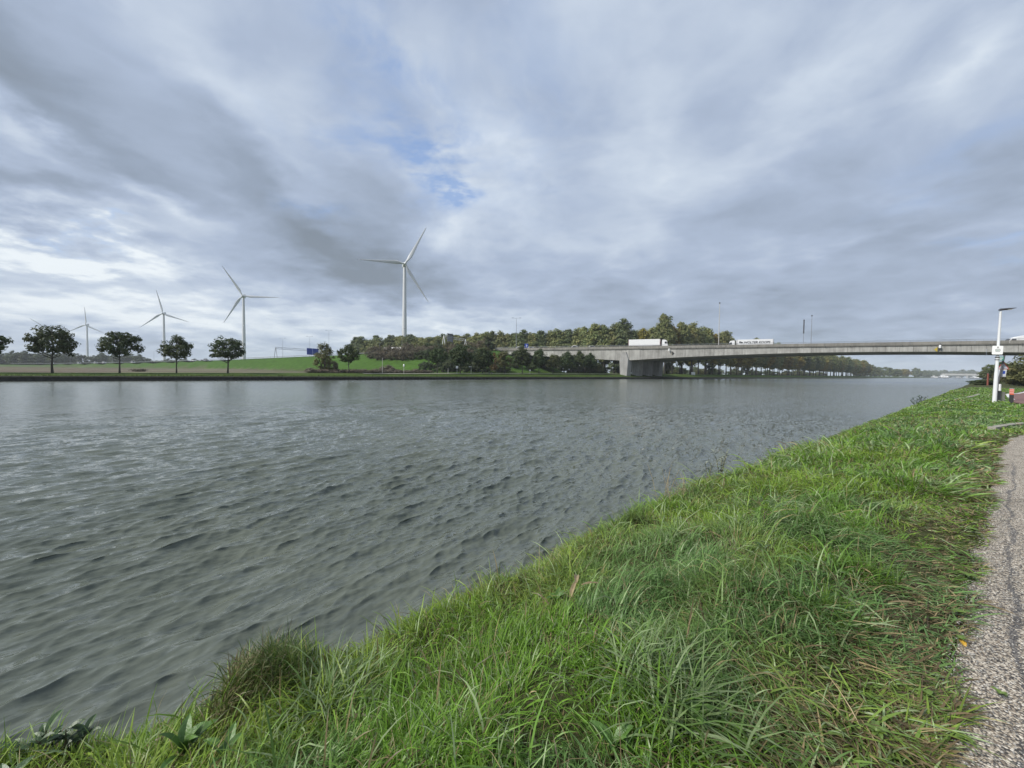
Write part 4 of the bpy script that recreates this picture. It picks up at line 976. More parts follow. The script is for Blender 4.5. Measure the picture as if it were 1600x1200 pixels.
for i, (px, lab, pa) in enumerate(((150, 'white car on the distant motorway left of the second tree', m_carwhite), (163, 'second white car on the distant motorway, nearer the second tree', m_carwhite), (124, 'white van on the distant motorway by the fourth turbine', m_carwhite),
                               (208, 'white car on the distant motorway right of the second tree', m_carwhite), (303, 'white car on the road crest between the third and fourth bank trees', m_carwhite), (322, 'silver car on the road crest just left of the fourth bank tree', m_cargrey))):
    k_ = line_at(px, BB + BC * 4, BD); q = BB + BD * k_ + BC * 4
    car(lab, (q.x, q.y, float(road_z(k_))), RZ_NEAR, pa, tall=1.3)

# ------------------------------------------------------------------ wind turbines
m_turb = pmat('turbine_white', (0.60, 0.61, 0.61), (0.55, 0.56, 0.56), 0.1, 0.5)
m_turbd = pmat('turbine_grey_housing', (0.30, 0.31, 0.32), (0.24, 0.25, 0.26), 0.2, 0.6)
def turbine(label, px, py, Z, R, ang):
    hub = at_depth(px, py, Z); H = hub.z
    fwv = (RH * 0.36 - FH * 0.93).normalized(); right = ZU.cross(fwv).normalized()
    base = Vector((hub.x, hub.y, 0)) - fwv * 4.2; bz = float(far_z(base.x, base.y))
    g = thing('wind_turbine', label, 'wind turbine', (base.x, base.y, 0), 0)
    off = -base
    MB().tube([Vector((0, 0, bz - .5)), Vector((0, 0, H * .5)), Vector((0, 0, H - 1.4))], [2.45, 1.95, 1.35], 20).obj('tower', m_turb, g, True)
    c = hub + off
    rot = Matrix((fwv, right, ZU)).transposed()
    nb = MB()
    for i, (x0, hw, zl, zh) in enumerate(((-1.2, 1.3, -1.35, 1.5), (-8.6, 1.75, -1.75, 1.9))): pass
    prof = [(-1.1, -1.3), (-1.1, 1.45), (-3.0, 1.95), (-9.0, 2.0), (-9.6, 1.2), (-9.6, -1.2), (-8.6, -1.9), (-3.0, -1.8)]
    nb.prism([c + rot @ Vector((x, -1.75, z)) for x, z in prof], rot @ Vector((0, 3.5, 0))); nac = nb.obj('nacelle', m_turb, g, bevel=.35)
    MB().box(c + rot @ Vector((-8.3, 0, 2.55)), (1.2, 2.6, 1.1), rot).obj('cooler', m_turbd, nac)
    MB().tube([c + fwv * x for x in (-1.1, .2, 1.2, 1.9)], [1.55, 1.5, 1.05, .15], 14).obj('hub', m_turb, g, True)
    for k in range(3):
        a = rad(ang + 120 * k); rdir = right * math.cos(a) + ZU * math.sin(a); tdir = right * -math.sin(a) + ZU * math.cos(a)
        mb = MB(); rings = []
        for f, ch, th in ((.02, 1.7, 1.7), (.06, 1.7, 1.55), (.12, 2.5, 1.0), (.20, 3.5, .75), (.30, 3.1, .58), (.5, 2.2, .38), (.72, 1.45, .24), (.9, .85, .14), (.98, .45, .08), (1.0, .1, .04)):
            o = c + rdir * (R * f) + fwv * (0.4 + 1.8 * f * f); tw = rad(16 * (1 - f) ** 2 + 2)
            cd_ = tdir * math.cos(tw) - fwv * math.sin(tw); nd = fwv * math.cos(tw) + tdir * math.sin(tw); ring = []
            sh = 0 if f < .1 else -0.22 * ch
            for j in range(10):
                q = 2 * math.pi * j / 10; ring.append(o + cd_ * (math.cos(q) * ch / 2 + sh) + nd * (math.sin(q) * th / 2))
            rings.append(ring)
        vs = [v for r_ in rings for v in r_]; fs = [(i * 10 + j, i * 10 + (j + 1) % 10, (i + 1) * 10 + (j + 1) % 10, (i + 1) * 10 + j) for i in range(len(rings) - 1) for j in range(10)]
        mb.add(vs, fs + [tuple(range(10))[::-1], tuple(range(len(vs) - 10, len(vs)))]).obj('blade', m_turb, g, True)
    return g
turbine('nearest and tallest white wind turbine, left blade level, rising behind the thicket', 633, 412, 357, 40, 182)
turbine('white wind turbine with one blade level to the right, above the grass crest', 379, 462, 522, 43.5, 1)
turbine('white wind turbine with a steep upper blade, behind the third bank tree', 254, 489.5, 700, 42.5, 101)
turbine('small distant wind turbine with its top blade upright', 134, 507.5, 930, 42.5, 91)
turbine('most distant wind turbine, one blade tip above the leftmost full tree', 72, 513, 1120, 42.5, 141)

# ------------------------------------------------------------------ masts, gantries and signs along the road
def mast(name, label, px, ytop, o, d, head='single', r=.11, ztop_base=None, mat_=None):
    k = line_at(px, o, d); q = o + d * k; Z = depth(q)
    zt = at_depth(px, ytop, Z).z; zb = 13.5 if ztop_base is None else ztop_base(k)
    g = thing(name, label, 'lamp post' if 'lamp' in name else 'mast', (q.x, q.y, zb))
    MB().tube([(0, 0, -.2), (0, 0, (zt - zb) * .6), (0, 0, zt - zb)], [r, r * .8, r * .55], 7).obj('pole', mat_ or m_steel, g)
    arms = {'single': [1], 'double': [1, -1], 'top': []}[head]
    for s_ in arms:
        v = RH * (1.6 * s_); MB().tube([(0, 0, zt - zb - .05), Vector((0, 0, zt - zb + .25)) + v], .05, 5).obj('arm', m_steel, g)
        MB().box(Vector((0, 0, zt - zb + .24)) + v * 1.2, (.9, .35, .14), Euler((0, 0, math.atan2(v.y, v.x))).to_matrix()).obj('luminaire', m_dsteel, g)
    if head == 'top': MB().tube([(0, 0, zt - zb - .1), (0, 0, zt - zb + .25), (0, 0, zt - zb + .5)], [.16, .3, .12], 8).obj('luminaire', m_dsteel, g)
    return g
m_pole_pale = pmat('pale_steel_pole', (0.50, 0.49, 0.45), (0.40, 0.39, 0.36), 2.0, 0.6)
O = Vector
mast('lamp_mast', 'tallest lamp mast on the bridge, between the two lorries', 1121.5, 474, Vector((BB.x + 14.9, BB.y, 0)), SD, 'top', .17, None, m_pole_pale)
mast('lamp_mast', 'thin lamp mast on the bridge right of the lettered lorry', 1265.5, 494, Vector((BB.x + 30, BB.y, 0)), SD, 'top', .13)
mast('lamp_mast', 'tall thin lamp mast at the left end of the bridge', 806, 497.5, Vector((BB.x + .6, BB.y, 0)), SD, 'double', .14)
g = mast('antenna_mast', 'slim mast with a dark thick upper half, left of the thin lamp mast', 1253.5, 501, Vector((BB.x + 30.2, BB.y, 0)), SD, 'top', .09)
k_ = line_at(1253.5, Vector((BB.x + 30.2, BB.y, 0)), SD); Z_ = depth(Vector((BB.x + 30.2, BB.y, 0)) + SD * k_); zt_ = at_depth(1253.5, 501, Z_).z - 13.5; zm_ = at_depth(1253.5, 521, Z_).z - 13.5
MB().tube([(0, 0, zm_), (0, 0, zt_)], .22, 8).obj('sleeve', m_dsteel, g)
for px, y, lab in ((514, 516.5, 'lamp post behind the embankment crest, above the olive bush'), (484, 526, 'lamp post behind the blue gantry sign'), (442, 529, 'faint lamp post under the left part of the gantry beam'), (593, 536, 'lamp post left of the lorry roof in the thicket'),
                   (628, 514, 'lamp post in line with the nearest turbine tower'), (176, 555, 'small lamp post by the distant road left of the second tree'), (241, 549, 'lamp post by the distant road left of the third tree'), (110, 558, 'distant lamp post right of the widest tree')):
    mast('lamp_mast', lab, px, y, BB + BC * 29, BD, 'double' if px > 430 and px < 600 else 'single', .12, lambda k: float(road_z(k)) - .2)

m_blue = pmat('blue_road_sign', (0.012, 0.055, 0.36), (0.012, 0.05, 0.31), 1.5, 0.45)
m_signback = pmat('grey_sign_back', (0.33, 0.34, 0.36), (0.26, 0.27, 0.29), 1.0, 0.5, metal=.2)
def gantry(label, t, w0, w1, htop, panel, kind):
    g = thing('sign_gantry', label, 'sign gantry', (0, 0, 0))
    P_ = lambda w, dt, z: BB + BD * (t + dt) + BC * w + Vector((0, 0, z))
    zb = float(road_z(t)) - .4; zt = htop
    m = m_signback if kind == 'blue' else m_white
    for w in (w0, w1):
        MB().tube([P_(w, -1.6, zb), P_(w, 0, zt)], .16, 6).obj('leg', m, g); MB().tube([P_(w, 1.6, zb), P_(w, 0, zt)], .16, 6).obj('leg', m, g)
    for z in (zt, zt - 1.1): MB().tube([P_(w0, 0, z), P_(w1, 0, z)], .12, 6).obj('beam', m, g)
    br = MB(); n = 12
    for i in range(n): br.tube([P_(w0 + (w1 - w0) * i / n, 0, zt if i % 2 else zt - 1.1), P_(w0 + (w1 - w0) * (i + 1) / n, 0, zt - 1.1 if i % 2 else zt)], .06, 4)
    br.obj('bracing', m, g)
    for (a, b, z0, z1) in panel:
        if kind == 'blue':
            pn = MB().prism([P_(a, -.5, z0), P_(b, -.5, z0), P_(b, -.5, z1), P_(a, -.5, z1)], BD * .12).obj('sign_panel', m_blue, g)
            c = (a + b) / 2; ar = MB().prism([P_(c - .12, -.53, z0 + .4), P_(c + .12, -.53, z0 + .4), P_(c + .12, -.53, z1 - 1.0), P_(c + .4, -.53, z1 - 1.0), P_(c, -.53, z1 - .4), P_(c - .4, -.53, z1 - 1.0), P_(c - .12, -.53, z1 - 1.0)], BD * .02)
        else:
            MB().prism([P_(a, -.5, z0), P_(b, -.5, z0), P_(b, -.5, z1), P_(a, -.5, z1)], BD * .15).obj('sign_panel', m_signback, g)
            fr = MB()
            for q in np.linspace(z0 + .3, z1 - .3, 4): fr.prism([P_(a, -.54, q - .05), P_(b, -.54, q - .05), P_(b, -.54, q + .05), P_(a, -.54, q + .05)], BD * -.06)
            for q in (a + .3, b - .3): fr.prism([P_(q - .06, -.62, z0), P_(q + .06, -.62, z0), P_(q + .06, -.62, z1), P_(q - .06, -.62, z1)], BD * -.06)
            fr.obj('panel_stiffener', m_dsteel, g)
    return g
t1 = line_at(431, BB + BC * -2, BD); Zg = depth(BB + BD * t1 - BC * 2)
zt1 = at_depth(431, 542.5, Zg).z
ws = [0] * 2
for i, px in enumerate((479, 497)):                                     # where the panel's edges lie along the beam
    ws[i] = line_at(px, BB + BD * t1, BC)
gantry('long lattice gantry with a blue sign over the motorway crest', t1, -2, max(ws[1] + 1, 31), zt1, [(ws[0], (ws[0] + ws[1]) / 2 - .1, zt1 - 3.9, zt1 + .9), ((ws[0] + ws[1]) / 2 + .1, ws[1], zt1 - 3.9, zt1 + .9)], 'blue')
t2 = line_at(693, BB + BC * -2, BD); Zg = depth(BB + BD * t2 - BC * 2); zt2 = at_depth(693, 524.5, Zg).z
w2 = [line_at(px, BB + BD * t2, BC) for px in (697.5, 706.5)]
gantry('white gantry showing grey sign backs above the trees', t2, -2, max(line_at(727, BB + BD * t2, BC), 20), zt2, [(w2[0], w2[1], zt2 - 3.0, zt2 + .2), (w2[0], w2[1] - .2, zt2 + .35, zt2 + 1.6)], 'grey')

def board_sign(label, loc, rz, w, h, zc, m, post=m_steel, name='road_sign', shape='rect', r=.05):
    g = thing(name, label, 'sign', loc, rz)
    MB().tube([(0, 0, -.2), (0, 0, zc + h / 2 - .05)], r, 6).obj('post', post, g)
    MB().box((0, -r - .03, zc), (w, .04, h)).obj('panel', m, g, bevel=.01)
    return g
RZC = math.atan2(RH.y, RH.x)                                           # panels turned towards the lens side of the canal
s = bridge_s(822, 12); p = bp_(s, 12, 13.5); g = board_sign('small blue motorway sign standing at the left end of the bridge', p, RZC, 1.9, 2.6, 2.6, m_blue)
MB().box((0, -.11, 2.75), (.22, .02, 1.3)).obj('symbol', m_white, g); MB().box((.1, -.11, 3.0), (.8, .02, .2)).obj('symbol', m_white, g)
for px, ytop, kind, lab in ((597.5, 559, 'lamp', 'thin lamp post on the lawn left of the thicket'), (631, 570, 'lampw', 'short post with a white head on the lawn below the thicket'), (700, 575, 'post', 'plain pale post beside the small dark round tree'),
                            (714, 572, 'board', 'white board on a post in front of the broad dark tree'), (736, 573, 'arm', 'short lamp post with a side arm by the towpath'), (828, 577.5, 'boards', 'small white sign on the towpath below the bridge end'),
                            (947.5, 584.5, 'stub', 'small yellow marker post on the bank left of the pier'), (764.5, 581, 'dark', 'left one of two short dark posts by the towpath'), (768.5, 581.5, 'dark', 'right one of two short dark posts by the towpath')):
    q = g_on(px, 104.5 if kind != 'lamp' else 108); top = on_n(px, ytop, q.y).z - q.z
    g = thing('bank_post' if kind not in ('board', 'boards') else 'bank_sign', lab, 'lamp post' if 'lamp' in kind or kind == 'arm' else ('sign' if 'board' in kind else 'post'), q, RZC)
    mt = {'stub': m_yellow, 'dark': m_dsteel}.get(kind, m_pole_pale)
    MB().tube([(0, 0, -.1), (0, 0, top)], .16 if kind == 'dark' else .06, 7).obj('post', mt, g)
    if kind == 'lampw': MB().tube([(0, 0, top - .5), (0, 0, top - .1), (0, 0, top + .2)], [.2, .24, .1], 8).obj('head', m_white, g)
    if kind == 'lamp': MB().box((.25, 0, top), (.7, .16, .1)).obj('head', m_dsteel, g)
    if kind == 'arm': MB().box((-.3, 0, top), (.8, .18, .14)).obj('head', m_white, g)
    if kind == 'board': MB().box((0, -.1, top - .35), (.72, .05, .72)).obj('panel', m_white, g)
    if kind == 'boards': MB().box((0, -.1, top - .25), (.42, .05, .5)).obj('panel', m_white, g)
q = g_on(1083, 104); top = on_n(1083, 581.5, 104).z - q.z; bt = on_n(1083, 588, 104).z - q.z
g = thing('notice_board', 'large white notice board on the bank beyond the bridge pier', 'sign', q, RZC)
MB().box((0, 0, (top + bt) / 2), (2.1, .08, top - bt)).obj('panel', m_white, g)
for x in (-.8, .8): MB().box((x, .08, top / 2), (.09, .06, top)).obj('leg', m_steel, g)
tp = MB(); pts = [(u, N0 + 6.0, float(far_z(u, N0 + 6.0)) + .02) for u in range(34, 150, 4)]
V = [v for x, y, z in pts for v in ((x, y - 1.0, z - .0), (x, y + 1.0, z + .10))]
tp.add(V, [(2 * i, 2 * i + 2, 2 * i + 3, 2 * i + 1) for i in range(len(pts) - 1)]); tag(tp.obj('towpath', m_conc_pale), kind='structure')

# ------------------------------------------------------------------ far along the canal: low bridge and boats
fb = thing('road_bridge', 'low pale bridge far along the canal behind the white boats', 'bridge', (2350, 0, 0))
MB().box((0, 40, 13.6), (16, 330, 6.4)).obj('girder', m_girder, fb); MB().box((-8.3, 40, 17.2), (.6, 330, .8)).obj('parapet', m_parapet, fb)
for y in (-10, 46, 104): MB().box((0, y, 5), (14, 4.5, 11)).obj('pier', m_pier, fb)
m_hull = pmat('dark_hull', (0.02, 0.025, 0.035), (0.03, 0.035, 0.045), .5, .4)
def boat(label, px, n, L, wdt, hgt, rz=0.0, dark=False):
    k = line_at(px, Vector((0, n, 0)), Vector((1, 0, 0))); g = thing('boat', label, 'boat', (k, n, 0), rz)
    def deckpoly(f, z): return [(L / 2 * f, 0, z), (L * .36, wdt / 2, z), (-L / 2, wdt / 2 * .9, z), (-L / 2, -wdt / 2 * .9, z), (L * .36, -wdt / 2, z)]
    hl = MB(); hl.prism(deckpoly(.97, -.4), (0, 0, hgt * .22 + .4)); hl.obj('hull', m_hull, g)
    MB().prism(deckpoly(1.0, hgt * .22), (0, 0, hgt * .14)).obj('bulwark', m_hull if dark else m_white, g)
    cb = MB().box((-L * .08, 0, hgt * .50), (L * .66, wdt * .8, hgt * .28)).obj('cabin', m_white, g)
    for sy in (-1, 1): MB().box((-L * .08, sy * (wdt * .4 + .02), hgt * .52), (L * .62, .04, hgt * .12)).obj('window_band', m_glass, cb)
    for sx in (-1, 1): MB().box((-L * .08 + sx * (L * .33 + .02), 0, hgt * .52), (.04, wdt * .66, hgt * .12)).obj('window_band', m_glass, cb)
    wh = MB().box((L * .1, 0, hgt * .78), (L * .16, wdt * .5, hgt * .28)).obj('wheelhouse', m_white, g)
    MB().box((L * .1, 0, hgt * .80), (L * .165, wdt * .51, hgt * .11)).obj('window_band', m_glass, wh)
    MB().tube([(L * .05, 0, hgt * .9), (L * .05, 0, hgt * 1.25)], .12, 5).obj('antenna', m_steel, g)
    return g
boat('large white boat in mid canal before the low bridge', 1473.5, 64, 60, 14, 9.0, rad(8)); boat('small white boat just left of the large one', 1459.5, 76, 22, 7, 6, rad(20)); boat('white boat in front of the right half of the low bridge', 1522.5, 17.5, 42, 9.5, 7.0, rad(14))
boat('dark low barge passing under the low bridge', 1497, 50, 80, 11, 5, rad(3), True)

# ------------------------------------------------------------------ lamp post, sign pole, bin and bollard at the right
m_lamp = pmat('white_lamp_pole', (0.74, 0.75, 0.75), (0.62, 0.63, 0.63), 1.5, 0.35, stretch=(1, 1, .3))
m_head = pmat('dark_lamp_head', (0.06, 0.063, 0.068), (0.045, 0.047, 0.05), 3, .45)
base = on_z(1553.5, 629, 0.84); Zl = depth(base)
def rel(x, y, o=base, Z=None): return at_depth(x, y, Z or Zl) - o
lamp = thing('street_lamp', 'white leaning street lamp post with a flat dark head beside the path', 'street lamp', base)
top = rel(1563.6, 486.5); b0 = rel(1553.2, 634)
MB().tube([b0, b0.lerp(top, .35), b0.lerp(top, .36), top], [.098, .086, .078, .050], 14).obj('pole', m_lamp, lamp, True)
AX = (top - b0).normalized()
hd0, hd1 = rel(1559.8, 484.6), rel(1588.5, 481.0); hv = hd1 - hd0; hw = Vector((1, 0, 0))
hb = MB(); sec = []
for f, w, th in ((0, .06, .05), (.12, .12, .12), (.45, .15, .10), (.9, .10, .04), (1, .04, .02)):
    c = hd0 + hv * f; sec.append([c + hw * w + ZU * -.0, c + ZU * th * .7, c - hw * w, c - ZU * th * .5])
vs = [v for q in sec for v in q]; fs = [(i * 4 + j, i * 4 + (j + 1) % 4, i * 4 + 4 + (j + 1) % 4, i * 4 + 4 + j) for i in range(4) for j in range(4)] + [(3, 2, 1, 0), (16, 17, 18, 19)]
head = hb.add(vs, fs).obj('lamp_head', m_head, lamp); m_lens = pmat('lamp_lens', (.5, .5, .48), (.42, .42, .4), 3, .3)
MB().box(hd0 + hv * .55 + ZU * -.05, (.2, .3, .02)).obj('lens', m_lens, head)
MB().tube([rel(1558.3, 559.2), rel(1558.5, 557.8)], .098, 12).obj('clamp', m_dsteel, lamp); MB().tube([rel(1558.0, 562.6), rel(1558.1, 561.6)], .098, 12).obj('clamp', m_dsteel, lamp)

def plate(parent, name, pix, Z, o, m, thick=.03):
    """flat plate by its corner bearings, facing back along the canal"""
    pts = []
    c = at_depth(sum(p_[0] for p_ in pix) / len(pix), sum(p_[1] for p_ in pix) / len(pix), Z)
    for x, y in pix:
        d = ray(x, y); k = (c.x - CAM.x) / d.x; pts.append(CAM + d * k - o)
    return MB().prism(pts, (thick, 0, 0)).obj(name, m, parent)
def mark(parent, name, pix, Z, o, m, fwd=.012, ref=None):
    c = at_depth(*ref, Z); pts = []
    for x, y in pix:
        d = ray(x, y); k = (c.x - fwd) / d.x; pts.append(CAM + d * k - o)
    return MB().prism(pts, (.004, 0, 0)).obj(name, m, parent)
sb = thing('route_sign', 'white rectangular route sign with rounded corners fixed on the street lamp', 'sign', base)
def rrect(x0, y0, x1, y1, r, sh=0.0, k=3):
    out = []
    for cx, cy, a0 in ((x1 - r, y0 + r, -90), (x1 - r, y1 - r, 0), (x0 + r, y1 - r, 90), (x0 + r, y0 + r, 180)):
        for i in range(k + 1):
            a = rad(a0 + 90 * i / k); x, y = cx + r * math.cos(a), cy + r * math.sin(a); out.append((x + sh * (y0 - y), y))
    return out
Zs = Zl - .12
ref_ = (1559, 547)
plate(sb, 'panel', rrect(1550.6, 540.3, 1567.9, 553.8, 1.4, .08), Zs, base, m_white, .05)
m_gmark = pmat('green_sign_print', (.05, .17, .10), (.05, .15, .09), 2, .5); m_kmark = pmat('dark_sign_print', (.05, .055, .06), (.06, .06, .065), 2, .5)
def ring(x0, y0, x1, y1, r, w):
    o_ = rrect(x0, y0, x1, y1, r, .08, 4); i_ = rrect(x0 + w, y0 + w, x1 - w, y1 - w, max(r - w, .2), .08, 4); return o_, i_
o_, i_ = ring(1555.2, 545.2, 1563.4, 549.4, 1.9, .55); c_ = at_depth(*ref_, Zs); pts = []
for q in o_ + i_:
    d = ray(*q); pts.append(CAM + d * ((c_.x - .012) / d.x) - base)
n_ = len(o_); rg = MB().add(pts, [(i, (i + 1) % n_, n_ + (i + 1) % n_, n_ + i) for i in range(n_)]); rg.obj('outline', m_kmark, sb)
for x in (1557.0, 1558.8, 1560.6): mark(sb, 'print', [(x, 546.4), (x + 1.0, 546.4), (x + .9, 548.3), (x - .1, 548.3)], Zs, base, m_gmark, .012, ref_)
mark(sb, 'print', [(1559.3, 541.2), (1560.9, 543.0), (1557.9, 543.0)], Zs, base, m_kmark, .012, ref_); mark(sb, 'print', [(1559.0, 543.0), (1559.8, 543.0), (1559.7, 544.3), (1558.9, 544.3)], Zs, base, m_kmark, .013, ref_)

Zp = Zl + 1.5; pb = on_z(1556.5, 626, 0.84); pb = at_depth(1556.5, 620, Zp); pb.z = 0.84
sp = thing('traffic_sign', 'leaning sign pole with a green plate, a red edged triangle and a square plate', 'sign', pb)
MB().tube([rel(1555.4, 618, pb, Zp), rel(1569.4, 555.5, pb, Zp)], .045, 10).obj('pole', m_dsteel, sp)
m_green = pmat('green_plate', (0.03, 0.22, 0.15), (0.04, 0.19, 0.13), 2, .5); m_redp = pmat('red_sign_border', (0.42, 0.05, 0.05), (0.36, 0.05, 0.05), 2, .5); m_plate = pmat('pale_grey_sign_face', (0.50, 0.53, 0.58), (0.44, 0.46, 0.51), 2, .45)
Zq = Zp + .10
plate(sp, 'green_plate', [(1560.2, 557.2), (1569.0, 557.2), (1568.4, 563.2), (1559.6, 563.2)], Zq - .25, pb, m_green)
mark(sp, 'print', [(1561, 559.0), (1567.4, 559.0), (1567.3, 560.0), (1560.9, 560.0)], Zq - .25, pb, m_white, .02, (1564.3, 560.2)); mark(sp, 'print', [(1561, 561.2), (1565.6, 561.2), (1565.5, 562.0), (1560.9, 562.0)], Zq - .25, pb, m_white, .02, (1564.3, 560.2))
plate(sp, 'warning_triangle', [(1567.7, 564.4), (1577.4, 577.0), (1557.8, 577.0)], Zq, pb, m_redp)
mark(sp, 'triangle_face', [(1567.6, 566.6), (1575.2, 576.0), (1560.4, 576.0)], Zq, pb, m_plate, .02, (1567.6, 572.8))
plate(sp, 'square_plate', [(1559.2, 577.4), (1573.4, 577.4), (1571.2, 588.8), (1557.0, 588.8)], Zq, pb, m_white)
mark(sp, 'plate_face', [(1559.7, 578.2), (1572.6, 578.2), (1570.6, 588.0), (1557.8, 588.0)], Zq, pb, m_plate, .02, (1565.2, 583.1))
mark(sp, 'print', [(1567.4, 579.6), (1570.8, 579.6), (1570.2, 584.2), (1566.6, 584.2)], Zq, pb, m_blue, .028, (1565.2, 583.1))

m_bin = pmat('dark_grey_bin', (0.10, 0.105, 0.11), (0.065, 0.068, 0.072), 3, .6); m_mesh_ = pmat('grey_green_bin_side', (0.15, 0.155, 0.13), (0.11, 0.115, 0.10), 3, .6)
Zb = Zl + .45; bb = at_depth(1558.2, 632, Zb); bb.z = .80
bn = thing('litter_bin', 'dark grey litter bin behind the leaning street lamp', 'bin', bb, 0)
hz = rel(1558, 612, bb, Zb).z; hz2 = rel(1558, 600.5, bb, Zb).z
MB().box((0, 0, hz / 2), (.42, .27, hz)).obj('body', m_bin, bn, bevel=.02); MB().box((.0, -.21, hz / 2 + .01), (.38, .13, hz - .06)).obj('side_panel', m_mesh_, bn, bevel=.01)
MB().box((0, .03, hz + .015), (.46, .36, .05)).obj('lid', m_black, bn, bevel=.012); MB().box((.05, .06, (hz + hz2) / 2 + .02), (.26, .16, hz2 - hz)).obj('hood', m_bin, bn, bevel=.02)
wp = at_depth(1561.6, 616, Zb + .7); wp.z = .84
g = thing('marker_post', 'short white topped post standing behind the litter bin', 'post', wp); ht_ = rel(1561.6, 600.3, wp, Zb + .7).z
MB().tube([(0, 0, -.1), (0, 0, ht_ - .42)], .06, 8).obj('shaft', m_dsteel, g); MB().tube([(0, 0, ht_ - .42), (0, 0, ht_ - .03), (0, 0, ht_)], [.062, .062, .05], 8).obj('cap', m_white, g)

bo = on_z(1579.8, 631, .84); Zo = depth(bo); hb_ = rel(1579.8, 606.2, bo, Zo).z
bl = thing('bollard', 'black bollard with an orange red banded top at the cycle path corner', 'bollard', bo)
MB().box((0, 0, hb_ * .29 - .05), (.19, .165, hb_ * .58 + .1)).obj('shaft', m_black, bl, bevel=.02)
m_orange = pmat('orange_red_reflector', (0.62, 0.10, 0.04), (0.55, 0.09, 0.04), 3, .4)
for i in range(3):
    z0 = hb_ * (.58 + .125 * i) + .003
    MB().box((0, 0, z0 + hb_ * .048), (.185, .16, hb_ * .094)).obj('red_band', m_orange, bl); MB().box((0, 0, z0 + hb_ * .108), (.188, .163, hb_ * .024)).obj('white_band', m_white, bl)
MB().box((0, 0, hb_ * .975), (.19, .165, hb_ * .05)).obj('cap', m_black, bl, bevel=.015)
rp = at_depth(1543, 602, 76); rp.z = .8; g = thing('marker_post', 'tall rust red post standing beyond the low hedge', 'post', rp); hh = rel(1543, 583.5, rp, 76).z
MB().tube([(0, 0, -.1), (0, 0, hh)], .13, 8).obj('shaft', pmat('rust_red_paint', (.24, .07, .045), (.18, .06, .045), 2, .7), g); MB().tube([(0, 0, hh), (0, 0, hh + .12)], [.14, .05], 8).obj('cap', m_dsteel, g)

# ------------------------------------------------------------------ weeds and tussocks close to the camera
def leaf_shape(L, W, droop, fold, n=7):
    """a lance shaped leaf along +x with a folded midrib"""
    vs, fs = [], []
    for i in range(n):
        f = i / (n - 1); w = W * math.sin(math.pi * min(1, f * .93 + .07)) ** .8 * (1 - .25 * f) / 2; a = droop * f
        x, z = L * f * math.cos(a * .6), L * (f * .55 - f * f * droop * .55)
        vs += [(x, -w, z + fold * w), (x, 0, z), (x, w, z + fold * w)]
    for i in range(n - 1):
        b = i * 3; fs += [(b, b + 3, b + 4, b + 1), (b + 1, b + 4, b + 5, b + 2)]
    return vs, fs
def leafy(name, mat_, parent, loc, az, L, W, droop, fold=.5, tilt=0.0):
    mb = MB(); v, f = leaf_shape(L, W, droop, fold); r = Euler((0, -tilt, az)).to_matrix()
    mb.add([r @ Vector(q) + Vector(loc) for q in v], f); return mb.obj(name, mat_, parent, True)
def plantleaf(name, c1, c2, rough=.45):
    m, N, b = principled(name); geo = N.n('ShaderNodeNewGeometry').outputs['Position']
    N.put(b, 'Base Color', N.ramp(N.noise(geo, 22, 5, .6), [(.3, c1), (.7, c2)])); b.inputs['Roughness'].default_value = rough
    b.inputs['Subsurface Weight'].default_value = 0.0
    bp = N.n('ShaderNodeBump'); bp.inputs['Distance'].default_value = .004; N.put(bp, 'Height', N.noise(geo, 60, 3, .6)); N.put(b, 'Normal', bp.outputs[0]); return m
m_dock = plantleaf('dock_leaf', (0.060, 0.125, 0.022), (0.085, 0.165, 0.03)); m_dockg = plantleaf('grey_green_leaf', (0.048, 0.090, 0.030), (0.075, 0.125, 0.042)); m_dockd = plantleaf('dark_green_leaf', (0.028, 0.055, 0.016), (0.042, 0.08, 0.02)); m_with = plantleaf('withered_leaf', (0.20, 0.15, 0.08), (0.30, 0.23, 0.125), .8); m_clov = plantleaf('bright_weed_leaf', (0.075, 0.13, 0.02), (0.11, 0.165, 0.03)); m_darkdead = plantleaf('dark_dead_leaf', (0.02, 0.015, 0.012), (0.035, 0.026, 0.018), .8)
def nz(p): return Vector((p.x, p.y, float(near_z(p.x, p.y))))
def on_ground(x, y):
    q = on_z(x, y, .8)
    for _ in range(8): q = on_z(x, y, float(near_z(q.x, q.y)))
    return nz(q)
random.seed(77)
def rosette(label, px, py, L, W, n, m, group=None, up=.5, name='weed', cat='weed', droop=.9):
    q = on_ground(px, py); g = thing(name, label, cat, q + Vector((0, 0, .03)), 0, group); a0 = random.random() * 6
    for i in range(n):
        l = L * random.uniform(.7, 1.15); leafy('leaf', m, g, (0, 0, .01), a0 + i * 2.4 + random.uniform(-.3, .3), l, W * l / L * random.uniform(.8, 1.1), droop * random.uniform(.6, 1.2), .5, up * random.uniform(.3, 1.0))
    return g
g = rosette('large grey green dock plant at the lower left corner of the view', 62, 1192, .24, .085, 7, m_dockg, None, .8, 'dock_plant', 'plant'); g.location = (-.66, 2.60, .50); g.scale = (.62, .62, .62)
rosette('bright green dock plant with broad leaves at the bottom edge', 285, 1195, .20, .065, 6, m_dock, None, .9, 'dock_plant', 'plant')
rosette('smaller bright dock plant right of the broad leaved one', 352, 1198, .16, .05, 5, m_dock, None, .7, 'dock_plant', 'plant')
